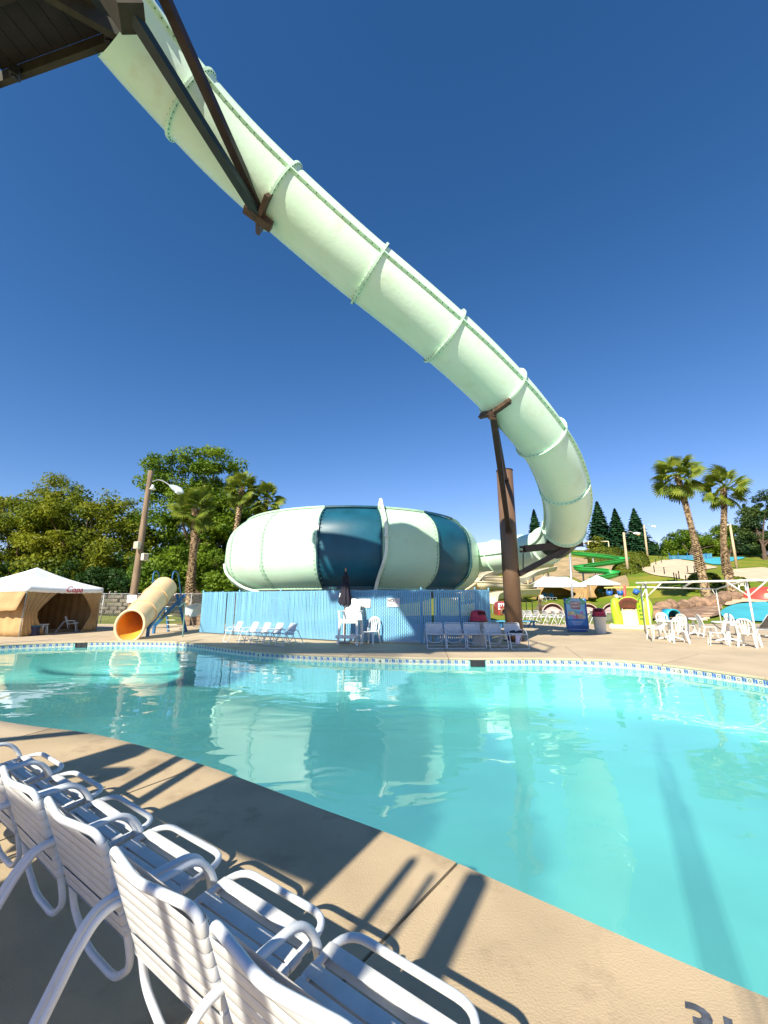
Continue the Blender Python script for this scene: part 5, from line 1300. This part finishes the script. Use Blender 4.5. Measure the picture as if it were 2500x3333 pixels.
# boulders edging the lawn
m_rock = M('brown_rock', (.27, .165, .10), .9, .4, 1.6, bump=1.0, bscale=3.5, bdist=.2)
def boulder(u, v, rw_, rh_, lb):
    p = ON(u, v); mb = MB(); mb.sphere((0, 0, 0), 1, 12, 8); vs_ = []
    for (x, y, z) in mb.v:
        f = 1+.18*math.sin(3.1*x+u)+.14*math.sin(4.3*y+v)*math.cos(3*z+u*.3); vs_.append((x*rw_*f, y*rw_*.8*f, z*rh_*f))
    mb.v = vs_; o = mb.build('boulder', m_rock, loc=p+Vector((0, 0, rh_*.35))); o.rotation_euler = (0, 0, u % 3); tag(o, lb, 'boulder', 'brown boulders edging the lawn')
ord_ = ['first', 'second', 'third', 'fourth', 'fifth', 'sixth', 'seventh', 'eighth', 'ninth', 'tenth', 'eleventh', 'twelfth']
for k, (u, v, w, h) in enumerate(((2148, 2000, .8, .5), (2172, 1990, .8, .6), (2190, 1982, .6, .5), (2216, 1984, .7, .5), (2237, 1982, .7, .5), (2262, 1978, .8, .55), (2290, 1976, .7, .5), (2320, 1970, .9, .5), (2350, 1962, .9, .55), (2375, 1953, .9, .55), (2398, 1948, .7, .45), (2130, 2010, .8, .45))):
    boulder(u, v, w, h, ord_[k]+' brown boulder from the lime slide along the lawn edge' if k < 11 else 'low brown boulder right behind the lime creature slide')
patch('rock_slope', [(2115, 2022), (2128, 2006), (2180, 1992), (2250, 1984), (2320, 1974), (2352, 1974), (2345, 1995), (2340, 2015), (2250, 2022), (2180, 2024)], m_rock, .12, n=20)
for k in range(8):
    a_, b_ = ON(2262+k*6+(k*2), 2021-k*5), ON(2298+k*7, 2023-k*5.4)
    if k == 0: stp = thing('stone_steps', 'pale stone steps climbing the brown rocks beside the splash pad', 'steps', (a_+b_)/2)
    zc = max(a_.z, b_.z)+.10; mb = MB(); mb.bar(Vector((a_.x, a_.y, zc)), Vector((b_.x, b_.y, zc)), .34, .14); mb.build('step', m_sand, stp, world=True)
tn = thing('blue_tunnel', 'round bright blue tunnel mouth in the brown rocks behind the resin tables', 'tunnel', ON(2194, 2022)); q_ = AT(2194, 2006, tn.location.y-.2)
m_btun = M('blue_tunnel', (.02, .34, .48), .4, .1, 3)
mb = MB(); prof = []
for k in range(5):
    pass
n = 24; vs_ = []
for (rr, dy) in ((.40, -.05), (.47, -.05), (.47, .9), (.40, .9), (.40, -.05)):
    for k in range(n): a = 2*math.pi*k/n; vs_.append(q_+Vector((rr*math.cos(a), dy, rr*math.sin(a))))
mb.add(vs_, [(j*n+k, j*n+(k+1) % n, (j+1)*n+(k+1) % n, (j+1)*n+k) for j in range(4) for k in range(n)], True); mb.build('tube', m_btun, tn, world=True)
mb = MB(); mb.add([q_+Vector((.40*math.cos(2*math.pi*k/n), .6, .40*math.sin(2*math.pi*k/n))) for k in range(n)], [tuple(range(n))]); mb.build('inside', M('dark_blue', (.01, .06, .10), .6, .1, 3), tn, world=True)
bk = thing('bucket_feature', 'red post with a yellow beam carrying blue tipping buckets behind the lime slide', 'water play', ON(2034, 1968)); YB = bk.location.y
mb = MB(); mb.tube([bk.location, AT(2032, 1907, YB)], .14, 10); mb.build('post', M('red_paint', (.60, .10, .08), .5, .1, 3), bk, world=True)
mb = MB(); mb.bar(AT(1967, 1913, YB), AT(2088, 1911, YB), .14, .12); mb.build('beam', M('yellow_paint', (.72, .58, .15), .5, .1, 3), bk, world=True)
for u, v, tl2 in ((1984, 1930, 0), (2019, 1929, 0), (2071, 1926, .6)):
    p = AT(u, v, YB-.1); s2 = YB/1380
    mb = MB(); mb.lathe([(0, -9*s2), (8*s2, -9*s2), (10*s2, 6*s2), (9*s2, 6*s2), (7*s2, -7*s2), (0, -7*s2)], 18); mb.xf(Matrix.Translation(p) @ Matrix.Rotation(tl2, 4, 'Y')); b_ = mb.build('bucket', M('bucket_blue', (.03, .13, .42), .4, .1, 3) if 'bucket_blue' not in bpy.data.materials else bpy.data.materials['bucket_blue'], bk, world=True)
    for sx in (-1, 1): mb = MB(); mb.tube([p+Vector((sx*9*s2, 0, 5*s2)), AT(u+sx*6, 1912, YB)], .02, 6); mb.build('hanger', m_grey, bk, world=True)
dm = thing('mushroom_dome', 'red play dome with pale yellow spots at the right picture edge', 'play dome', ON(2490, 1952)); D0 = dm.location; s2 = D0.y/1380
mb = MB(); mb.lathe([(62*s2, 0), (60*s2, 10*s2), (50*s2, 24*s2), (32*s2, 37*s2), (0, 42*s2)], 32); mb.build('cap', M('red_dome', (.55, .07, .05), .45, .08, 1), dm)
for a, h in ((-75, .4), (-110, .75), (-60, .85), (-125, .3), (-95, .25)):
    t_ = h; r = (62-30*t_**1.6)*s2; c = Vector((r*math.cos(R_(a)), r*math.sin(R_(a)), 40*s2*t_**.9*.9)); nrm_ = Vector((math.cos(R_(a))*(1-t_*.6), math.sin(R_(a))*(1-t_*.6), t_)).normalized()
    mb = MB(); mb.sphere((0, 0, 0), 8*s2, 12, 6, (1, 1, .22)); mb.xf(Matrix.Translation(c) @ nrm_.to_track_quat('Z', 'Y').to_matrix().to_4x4()); mb.build('spot', M('yellow_spot', (.75, .62, .28), .5, .05, 2) if 'yellow_spot' not in bpy.data.materials else bpy.data.materials['yellow_spot'], dm)
# rope posts along the sand path
lbls = ['by the sand path', 'where the sand path bends', 'at the lawn side of the path', 'between the path and the palms']
RPX = [(2096, 1853), (2131, 1866), (2164, 1872), (2197, 1896), (2212, 1886), (2240, 1866), (2205, 1900), (2236, 1907), (2262, 1866), (2136, 1840), (2154, 1834), (2157, 1820), (2145, 1818), (2106, 1838)]
for k, (u, v) in enumerate(RPX):
    p = ON(u, v); t = thing('rope_post', ['nearest dark rope post at the foot of the sand path' if k == 7 else 'dark rope post '+str_ for str_ in [['left of the sand path by the hedge', 'where the sand path widens', 'on the lower edge of the sand path', 'at the lower bend of the sand path', 'on the grass tip between the path arms', 'on the grass left of the leaning palm', 'next to the nearest rope post', '', 'just left of the leaning palm trunk', 'on the upper left path edge', 'below the hill crest by the path', 'on the hill crest left of the blue net', 'on the bare hill crest near the lamp', 'behind the trimmed hedges'][k]]][0], 'post', p, 0, 'rope posts')
    hgt = 1.05 if k not in (3, 6, 7) else 1.25
    mb = MB(); mb.tube([(0, 0, -.2), (0, 0, hgt)], .06, 8); mb.build('shaft', m_wood_dk, t); mb = MB(); mb.lathe([(.075, hgt-.06), (.075, hgt), (0, hgt+.05)], 8); mb.build('cap', m_wood_dk, t)
# lamp poles on the hill
def lamp(label, ub, vb, ut, vt, uh, vh, orange=False):
    p = ON(ub, vb); t = thing('lamp_pole', label, 'street lamp', p, 0, 'wooden lamp poles on the hill'); tp = AT(ut, vt, p.y); hd_ = AT(uh, vh, p.y-1)
    mb = MB(); mb.tube([p-Vector((0, 0, .4)), tp], lambda s_: .24-.08*s_, 10); mb.build('shaft', M('pale_pole', (.50, .38, .24), .85, .15, 1) if 'pale_pole' not in bpy.data.materials else bpy.data.materials['pale_pole'], t, world=True)
    mb = MB(); mb.tube([tp-Vector((0, 0, .3)), tp.lerp(hd_, .5)+Vector((0, 0, .25)), hd_], .05, 8); mb.build('arm', m_grey, t, world=True)
    mb = MB(); d = Vector((1 if uh > ut else -1, 0, 0)); mb.tube([hd_-d*.5, hd_, hd_+d*.6], [.08, .22, .12], 10); mb.build('head', m_white, t, world=True)
    mb = MB(); mb.sphere(hd_+d*.25-Vector((0, 0, .18)), .26, 10, 6, (1.1, 1, .7)); mb.build('lens', M('amber_lens', (.75, .45, .25), .3, .05, 3) if orange else m_white, t, world=True)
lamp('pale lamp pole with an amber lens standing among the trimmed hedges', 2045, 1868, 2030, 1733, 2072, 1736, True)
lamp('pale lamp pole on the hill crest beside the conifers', 2109, 1818, 2096, 1709, 2127, 1713); lamp('pale lamp pole right of the two leaning palms', 2399, 1850, 2376, 1706, 2366, 1708)
# blue windbreak net on the crest
nb = thing('net_screen', 'low blue net screen along the hill crest behind the leaning palm', 'screen', ON(2230, 1822)); mb = MB(); n = 14; vs_ = []
for k in range(n+1):
    p = ON(2180+k*10, 1821); vs_ += [p, p+Vector((0, 0, .9+.5*max(0, (k-6)/8)))]
mb.add(vs_, [(2*k, 2*k+2, 2*k+3, 2*k+1) for k in range(n)]); o = mb.build('net', M('blue_net', (.06, .22, .34), .8, .2, 2), nb, world=True); o.modifiers.new('s', 'SOLIDIFY').thickness = .03
for k in range(0, n+1, 3): p = ON(2180+k*10, 1821); mb = MB(); mb.bar(p-Vector((0, 0, .2)), p+Vector((0, 0, 1.5)), .1, .1); mb.build('post', m_bluest, nb, world=True)
# stone stairs with rail posts left of the poster
ss_ = thing('garden_steps', 'pale stone garden steps with dark rail posts on the lawn left of the poster', 'steps', ON(1766, 1996))
for k in range(5):
    a_, b_ = ON(1742+k*3, 1996-k*5), ON(1786+k*2, 1997-k*5); zc = max(a_.z, b_.z)+.1; mb = MB(); mb.bar(Vector((a_.x, a_.y, zc)), Vector((b_.x, b_.y, zc)), .5, .2); mb.build('step', m_stone, ss_, world=True)
for u, v in ((1715, 1998), (1734, 1994), (1760, 1996)):
    p = ON(u, v); mb = MB(); mb.tube([p-Vector((0, 0, .1)), p+Vector((0, 0, .95))], .035 if u != 1760 else .10, 8); mb.build('rail_post', m_wood_dk if u != 1760 else m_rust, ss_, world=True)
# low wire fence between poster and lime slide
lf = thing('low_fence', 'low wire mesh fence between the poster and the lime creature slide', 'fence', G(1990, 2026)); a_, b_ = G(1905, 2027), G(2012, 2027); mb = MB(); d = b_-a_
for k in range(40):
    x0 = k/40
    for sg2 in (1, -1):
        x1 = x0+sg2*.7/d.length
        if 0 <= x1 <= 1: mb.bar(a_+d*x0+Vector((0, 0, .03)), a_+d*x1+Vector((0, 0, .75)), .008, .008)
x = mb.build('wire_mesh', m_grey, lf, world=True); x['kind'] = 'stuff'
for k in range(4): p = a_+d*(k/3); mb = MB(); mb.tube([p, p+Vector((0, 0, .8))], .025, 8); mb.build('fence_post', m_grey, lf, world=True)
mb = MB(); mb.tube([a_+Vector((0, 0, .77)), b_+Vector((0, 0, .77))], .02, 8); mb.build('top_rail', m_grey, lf, world=True)
# ------------------------------------------------------------------ vegetation
def leafmat(name, c1, c2, tr_=.35, scale=.35):
    m = M(name, c1, .55, .2, scale, col2=c2, spec=.25, trans=tr_, mix=(.38, .62)); return m
m_oak = leafmat('oak_leaves', (.27, .29, .022), (.11, .16, .014), .45); m_oak2 = leafmat('bright_leaves', (.20, .29, .018), (.09, .17, .012), .42); m_oak3 = leafmat('dark_leaves', (.05, .11, .018), (.02, .06, .012))
m_conif = leafmat('conifer_needles', (.03, .095, .035), (.012, .05, .02), .2); m_pine = leafmat('pine_needles', (.07, .11, .02), (.03, .07, .025), .2); m_hedge = leafmat('hedge_leaves', (.16, .18, .012), (.08, .12, .01), .25, 1.0)
m_frond = leafmat('palm_frond', (.25, .29, .03), (.09, .15, .014), .3, 1.5); m_bark = M('bark', (.10, .065, .04), .95, .35, 4, bump=.8, bscale=12, bdist=.04); m_ptrunk = M('palm_trunk', (.44, .32, .18), .95, .45, 5, bump=.9, bscale=10, bdist=.06, col2=(.09, .05, .025), mix=(.42, .58))
def leaf_mesh(name, C, N_, size, m):
    """one rhombic leaf per centre, facing roughly along N_"""
    n = len(C); u = RNG.normal(size=(n, 3)); nn = N_/np.maximum(np.linalg.norm(N_, axis=1, keepdims=True), 1e-6)
    u -= nn*(u*nn).sum(1, keepdims=True); u /= np.linalg.norm(u, axis=1, keepdims=True); v = np.cross(nn, u)
    s = (size*RNG.uniform(.6, 1.4, n))[:, None]
    V = np.empty((n, 4, 3)); V[:, 0] = C-u*s; V[:, 1] = C-v*s*.55+nn*s*.15; V[:, 2] = C+u*s; V[:, 3] = C+v*s*.55+nn*s*.15
    me = bpy.data.meshes.new(name); me.vertices.add(4*n); me.vertices.foreach_set('co', V.reshape(-1))
    me.loops.add(4*n); me.loops.foreach_set('vertex_index', np.arange(4*n, dtype=np.int32)); me.polygons.add(n)
    me.polygons.foreach_set('loop_start', np.arange(0, 4*n, 4, dtype=np.int32))
    me.update(calc_edges=True); me.materials.append(m); return me
def crown_points(c, rad, n, clumps, clump_r, hollow=.55, flat=.0):
    K_ = RNG.normal(size=(clumps, 3)); K_ /= np.linalg.norm(K_, axis=1, keepdims=True); K_ *= (hollow+(1-hollow)*RNG.random((clumps, 1))**.6)
    K_[:, 2] = np.where(K_[:, 2] < -.6, K_[:, 2]*.6, K_[:, 2]); cc = np.array(c)+K_*np.array(rad)
    id_ = RNG.integers(0, clumps, n); off = RNG.normal(size=(n, 3)); off /= np.linalg.norm(off, axis=1, keepdims=True)
    off *= RNG.random((n, 1))**.45*np.array([clump_r, clump_r, clump_r*.7])*RNG.uniform(.6, 1.3, (clumps, 1))[id_]
    P = cc[id_]+off; N_ = off*.6/clump_r+np.array([0, 0, .6])+RNG.normal(size=(n, 3))*.5; return P, N_, cc
def tree(name, label, base, crowns, m, leaf=.16, trunk_r=.3, n=16000, group=None, clumps=60, clump_r=1.3, limbs=9, hollow=.55):
    base = Vector(base); t = thing(name, label, 'tree', base, 0, group); allP, allN, allC = [], [], []
    tot = sum(r[0]*r[1]*r[2] for c, r in crowns)
    for c, r in crowns:
        f = r[0]*r[1]*r[2]/tot; P, N_, cc = crown_points(c, r, int(n*f), max(8, int(clumps*f)), clump_r, hollow); allP.append(P); allN.append(N_); allC.append(cc)
    o = bpy.data.objects.new('crown', leaf_mesh('crown', np.concatenate(allP), np.concatenate(allN), leaf, m)); link(o, t); o.location = -base; o['kind'] = 'stuff'
    cc = np.concatenate(allC); top = Vector(np.mean([c for c, r in crowns], axis=0)); mb = MB(); fork = base.lerp(top, .55); fork.z = base.z+(top.z-base.z)*.45
    mb.tube([base-Vector((0, 0, .4)), base.lerp(fork, .4)+Vector((.15, 0, 0)), fork, fork.lerp(top, .6)], [trunk_r*1.25, trunk_r, trunk_r*.8, trunk_r*.4], 10); mb.build('trunk', m_bark, t, world=True)
    for k in RNG.choice(len(cc), min(limbs, len(cc)), replace=False):
        e = Vector(cc[k]); s0 = base.lerp(fork, RNG.uniform(.7, 1.0)); mid = s0.lerp(e, .5)+Vector((0, 0, .4)); mb = MB(); mb.tube(catmull([s0, mid, e], 4), lambda q: trunk_r*.42*(1-q)+.03, 7); mb.build('limb', m_bark, t, world=True)
    return t
def C_(u, v, Y): p = AT(u, v, Y); return (p.x, p.y, p.z)
def gz(u, Y): p = AT(u, 1990, Y); return Vector((p.x, Y, HZ(p.x, Y) if Y > 27 else 0))
lt = 'trees behind the left end of the pool'
tree('oak_tree', 'dense olive green tree above the Copa cabana at the left picture edge', gz(60, 44), [(C_(40, 1740, 44), (6.5, 4, 4.2)), (C_(-60, 1790, 44), (5, 4, 4)), (C_(110, 1870, 43), (6, 3, 2.5))], m_oak, .17, .35, 30000, lt, 110, 1.4)
tree('oak_tree', 'olive green tree with an airy top between the cabana and the wooden pole', gz(260, 42), [(C_(270, 1730, 42), (5.6, 4, 3.6)), (C_(190, 1680, 43), (3.5, 3, 3)), (C_(340, 1820, 42), (5, 3.5, 3)), (C_(230, 1880, 41), (5.5, 3, 2.3))], m_oak, .17, .35, 32000, lt, 110, 1.35)
tree('oak_tree', 'sparse tree top showing sky through thin branches at upper left', gz(180, 52), [(C_(200, 1600, 52), (3.6, 3, 2.4)), (C_(130, 1650, 52), (5, 3, 2)), (C_(330, 1640, 52), (4.5, 3, 2)), (C_(60, 1660, 52), (4, 3, 1.6))], m_oak, .14, .25, 9500, lt, 60, 1.3, 26, .4)
tree('oak_tree', 'tallest bright green tree rising behind the wooden pole and palm', gz(650, 46), [(C_(560, 1560, 46), (3.6, 3.4, 3.0)), (C_(690, 1535, 46), (3.6, 3.4, 3.0)), (C_(620, 1650, 46), (4.8, 4, 3.2)), (C_(720, 1690, 46), (4.0, 3.5, 4)), (C_(530, 1720, 45), (3.2, 3, 3)), (C_(600, 1780, 45), (3.5, 3, 2.5))], m_oak2, .16, .45, 40000, lt, 190, 1.15, 16, .3)
tree('oak_tree', 'dark green tree filling the gap left of the bowl slide', gz(760, 50), [(C_(770, 1760, 50), (3.6, 3, 5)), (C_(700, 1850, 49), (4.0, 3, 3))], m_oak3, .18, .35, 15000, lt, 60, 1.4)
bl_ = 'shrubs below the left trees'
for k, (u, v, Y, rx, rz_, m, lb) in enumerate(((520, 1880, 33, 2.0, 1.5, m_oak2, 'yellow green shrub right of the wooden pole above the orange slide'), (590, 1860, 34, 2.2, 1.9, m_oak2, 'bright leafy shrub behind the blue slide ladder'), (690, 1870, 36, 2.0, 2.0, m_oak2, 'light green shrub left of the bowl and behind the fence end'), (400, 1880, 38, 2.6, 1.9, m_oak3, 'dark shrub left of the wooden pole'), (250, 1890, 39, 3.2, 1.7, m_oak3, 'dark shrub directly behind the cabana roof'), (60, 1880, 40, 4, 2.2, m_oak3, 'dark shrub behind the left half of the cabana'), (740, 1905, 30, 1.3, 1.0, m_oak2, 'small pale shrub by the left end of the bowl'))):
    c = C_(u, v, Y); b = gz(u, Y); t = thing('shrub', lb, 'shrub', b, 0, bl_)
    P, N_, cc = crown_points(c, (rx, rx*.8, rz_), 5000, 30, .75, .3); o = bpy.data.objects.new('crown', leaf_mesh('crown', P, N_, .12, m)); link(o, t); o.location = -b; o['kind'] = 'stuff'
    mb = MB()
    mb.tube([b-Vector((0, 0, .3)), b.lerp(Vector(c), .9)], .07, 6); mb.build('stem', m_bark, t, world=True)
    for q in range(5): e = Vector(cc[q]); mb = MB(); mb.tube([b.lerp(Vector(c), .5), e], .035, 5); mb.build('branch', m_bark, t, world=True)
# backdrop of more distant woodland on the left, one mass
P, N_, _ = crown_points((-46, 92, 7), (46, 6, 6), 26000, 150, 3.2, .2); o = bpy.data.objects.new('distant_woodland', leaf_mesh('distant_woodland', P, N_, .55, m_oak3)); link(o); tag(o, 'dark green distant woodland behind the left trees', 'woodland', kind='stuff')
P, N_, _ = crown_points((88, 124, 15), (26, 6, 4), 12000, 80, 3.2, .2); o = bpy.data.objects.new('distant_woodland', leaf_mesh('distant_woodland', P, N_, .5, m_oak3)); link(o); tag(o, 'dark distant woodland on the hill beyond the right palms', 'woodland', kind='stuff')
# right hand trees
rt = 'trees on the hill at right'
tree('bushy_tree', 'round bright green bushy tree on the hill crest behind the leaning palm', ON(2250, 1816), [(C_(2235, 1775, 108), (5.2, 4, 3.8)), (C_(2290, 1770, 108), (4.5, 4, 4.5)), (C_(2210, 1800, 107), (4, 3, 2.2))], m_oak2, .24, .3, 14000, rt, 70, 1.5)
tree('bushy_tree', 'leafy green tree between the upright palm and the far lamp pole', ON(2370, 1816), [(C_(2380, 1765, 110), (5, 4, 4.5)), (C_(2330, 1790, 109), (4, 3, 3)), (C_(2430, 1780, 110), (4, 3, 3))], m_oak2, .24, .3, 13000, rt, 70, 1.5)
tree('pine_tree', 'tall blue green pine cut by the right picture edge', ON(2490, 1822), [(C_(2500, 1720, 100), (5, 4, 6)), (C_(2475, 1640, 100), (3, 3, 5)), (C_(2470, 1770, 99), (5, 4, 3)), (C_(2440, 1700, 101), (2.5, 2.5, 3))], m_pine, .24, .4, 17000, rt, 80, 1.5, 12, .35)
def conifer(label, ub, Y, vtop, wpx, m=m_conif, n=9000, group='dark conifers on the hill', name='conifer_tree'):
    top = AT(ub, vtop, Y); b = Vector((top.x, Y, HZ(top.x, Y))); h = top.z-b.z; w = wpx/1380*Y/2; t = thing(name, label, 'tree', b, 0, group)
    u = RNG.random(n)**.62; z = 1-u; tiers = 22; zq = (np.floor(z*tiers)+RNG.random(n)**2*.9)/tiers
    a = RNG.random(n)*2*np.pi; lob = 1+.16*np.sin(a*5+zq*40)+.12*np.sin(a*9+zq*90)+RNG.normal(size=n)*.08; fr_q = zq*tiers-np.floor(zq*tiers); lob = lob*(1.12-.55*fr_q); rr = w*(1-zq)**.85*lob*np.sqrt(RNG.uniform(.12, 1.0, n))
    P = np.stack([b.x+rr*np.cos(a), b.y+rr*np.sin(a), b.z+h*(.04+.96*zq)-rr*.18], -1); N_ = np.stack([np.cos(a)*.5, np.sin(a)*.5, np.full(n, .9)], -1)+RNG.normal(size=(n, 3))*.35
    o = bpy.data.objects.new('crown', leaf_mesh('crown', P, N_, h*.028, m)); link(o, t); o.location = -b; o['kind'] = 'stuff'
    mb = MB(); mb.tube([b-Vector((0, 0, .5)), top], lambda q: h*.022*(1-q)+.03, 8); mb.build('trunk', m_bark, t, world=True)
conifer('pointed dark conifer between the brown post and the tube bend', 1737, 125, 1658, 62); conifer('leftmost dark conifer of the group right of the tube bend', 1942, 118, 1632, 92, n=11000)
conifer('middle dark conifer behind the shade frame on the hill', 2000, 122, 1655, 84, n=10000); conifer('rightmost dark conifer beside the hill lamp poles', 2062, 115, 1655, 86, n=11000); conifer('dark conifer seen between the two leaning palms and the right woodland', 2352, 118, 1672, 64); conifer('slim conifer near the right edge behind the pine', 2420, 125, 1640, 60)
# trimmed hedges
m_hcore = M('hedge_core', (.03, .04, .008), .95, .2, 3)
def hedge(label, u0, u1, v0, v1, Y, depth=2.5):
    a, b_ = AT(u0, v1, Y), AT(u1, v0, Y); cx = (a.x+b_.x)/2; w = (b_.x-a.x)/2; zb = min(a.z, HZ(cx, Y)); h = b_.z-zb; o0 = Vector((cx, Y+depth/2, zb))
    t = thing('hedge', label, 'hedge', o0, 0, 'trimmed hedges on the hill'); n = int(2600*max(.6, w*h/4)); q = RNG.normal(size=(n, 3)); q /= (np.abs(q)**4).sum(1, keepdims=True)**.25
    q[:, 2] = np.abs(q[:, 2])*1.0; P = q*np.array([w, depth/2, h])*(1+RNG.normal(size=(n, 1))*.025+.05*np.sin(q[:, :1]*5+q[:, 1:2]*4)); N_ = q+RNG.normal(size=(n, 3))*.5
    o = bpy.data.objects.new('foliage', leaf_mesh('foliage', P, N_, .17, m_hedge)); link(o, t); o['kind'] = 'stuff'
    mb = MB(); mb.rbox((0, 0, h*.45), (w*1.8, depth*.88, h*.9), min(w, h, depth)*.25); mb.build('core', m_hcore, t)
hedge('long trimmed hedge at the top of the hill behind the green flume', 1930, 2036, 1782, 1808, 88, 3); hedge('trimmed hedge below the conifers right of the hill lamp pole', 2040, 2112, 1797, 1826, 80); hedge('trimmed hedge stepping down beside the sand path', 2070, 2117, 1808, 1842, 77); hedge('trimmed hedge behind the amber lamp pole', 2015, 2092, 1832, 1868, 70)
hedge('front rounded hedge below the amber lamp pole', 2040, 2103, 1854, 1898, 63); hedge('small low hedge right of the front rounded hedge', 2092, 2140, 1876, 1898, 61, 1.8); hedge('clipped dark hedge behind the base of the leaning palms', 2268, 2352, 1868, 1915, 50, 2); hedge('low hedge right of the upright palm', 2392, 2440, 1880, 1912, 50, 1.8)
# shrub near the flume platform
c = C_(1935, 1785, 96); b = ON(1935, 1808); t = thing('shrub', 'yellow green shrub beside the shade frame above the green flume', 'shrub', b); P, N_, cc = crown_points(c, (2.6, 2, 2.4), 3000, 24, .9, .3); o = bpy.data.objects.new('crown', leaf_mesh('crown', P, N_, .22, m_hedge)); link(o, t); o.location = -b; o['kind'] = 'stuff'

# ------------------------------------------------------------------ fan palms
def frond_mesh(L_pet, L_bl, seed):
    rg = random.Random(seed); mb = MB(); mb.tube([(0, 0, 0), (0, L_pet*.5, .06), (0, L_pet, 0)], [.028, .02, .014], 5); hub = Vector((0, L_pet, 0)); nb_ = 22
    for k in range(nb_):
        a = R_(-118+236*k/(nb_-1)); dirv = Vector((math.sin(a), math.cos(a), 0)); side = Vector((dirv.y, -dirv.x, 0)); l = L_bl*(1-.22*abs(a)/R_(118))*rg.uniform(.9, 1.08); w = l*.066
        p1 = hub+dirv*l*.5+Vector((0, 0, .05-.03*abs(a))); p2 = hub+dirv*l*.8+Vector((0, 0, -.06*l)); p3 = hub+dirv*l*rg.uniform(.9, 1.0)+Vector((0, 0, -(.12+.22*rg.random())*l))
        v = [hub, p1-side*w+Vector((0, 0, .02)), p1+side*w+Vector((0, 0, .02)), p1-Vector((0, 0, .02)), p2-side*w*.7, p2+side*w*.7, p3]
        mb.add(v, [(0, 3, 1), (0, 2, 3), (1, 3, 4), (3, 2, 5), (3, 5, 4), (4, 5, 6)])
    return mb.mesh('frond', m_frond)
fr_me = [frond_mesh(1.0, 1.0, s) for s in range(3)]
def palm(label, pts, rad, L, nf, group, seed=1, low=-55):
    rg = random.Random(seed); base = Vector(pts[0]); t = thing('fan_palm', label, 'palm tree', base, 0, group); P = catmull(pts, 8); n = len(P); mb = MB(); P2, R2 = [], []
    for i in range((n-1)*4+1):
        f = i/4; a = P[int(f)]; b = P[min(int(f)+1, n-1)]; P2.append(a.lerp(b, f-int(f))); s_ = i/((n-1)*4); R2.append((rad[0]+(rad[1]-rad[0])*min(1, s_*2.2))*(1+.07*(i % 2)))
    mb.tube(P2, R2, 12); mb.build('trunk', m_ptrunk, t, world=True)
    # old leaf stubs
    mb = MB(); Tn = len(P2)
    for i in range(int(Tn*.18), Tn):
        for q in range(6):
            a = q*math.pi/3+i*.55; d = Vector((math.cos(a), math.sin(a), .55)).normalized(); s0 = P2[i]+d*R2[i]*.85; mb.bar(s0, s0+d*R2[i]*.62, R2[i]*.45, R2[i]*.18)
    x = mb.build('leaf_stubs', m_ptrunk, t, world=True); x['kind'] = 'stuff'
    top = P[-1]
    for k in range(nf):
        o = bpy.data.objects.new('frond', fr_me[k % 3]); link(o, t); yaw = k*2.399+rg.uniform(-.2, .2); f = k/(nf-1); pitch = R_(78-(78-low)*f**.85)+rg.uniform(-.12, .12); sc = L*rg.uniform(.82, 1.05)/2
        Mx = Matrix.Rotation(yaw, 4, 'Z') @ Matrix.Rotation(pitch, 4, 'X') @ Matrix.Rotation(rg.uniform(-.95, .95), 4, 'Y')
        o.matrix_local = Matrix.Translation(top-base+Vector((0, 0, .1*(1-f)-.25*f))) @ Mx @ Matrix.Scale(sc, 4)
    return t
gp_ = 'fan palms'
pb = ON(2301, 1941); Yp = pb.y
palm('taller fan palm leaning left on the lawn behind the pipe frame', [pb, AT(2276, 1830, Yp), AT(2253, 1727, Yp), AT(2225, 1620, Yp), AT(2205, 1552, Yp)], (.44, .22), 2.85, 27, gp_, 3, -72)
pb = ON(2386, 1941); Yp = pb.y
palm('shorter upright fan palm right of the leaning palm', [pb, AT(2366, 1850, Yp), AT(2356, 1772, Yp), AT(2358, 1660, Yp), AT(2356, 1592, Yp)], (.42, .21), 2.7, 24, gp_, 8, -50)
pb = Vector((AT(617, 1985, 30).x, 30, 0))
palm('fan palm with a slim trunk left of the bowl slide', [pb, AT(622, 1880, 30), AT(631, 1780, 30), AT(636, 1662, 30)], (.34, .2), 1.95, 30, gp_, 5, -45)
for lb, u, v, Y, L, sd_ in (('fan palm rising behind the left shoulder of the bowl', 788, 1592, 40, 2.2, 12), ('lower fan palm just left of the bowl top', 868, 1628, 41, 2.2, 21)):
    top = AT(u, v, Y); pb = Vector((top.x-.6, Y, HZ(top.x, Y))); palm(lb, [pb, pb.lerp(top, .5)+Vector((-.1, 0, 0)), top], (.36, .22), L, 28, gp_, sd_, -60)
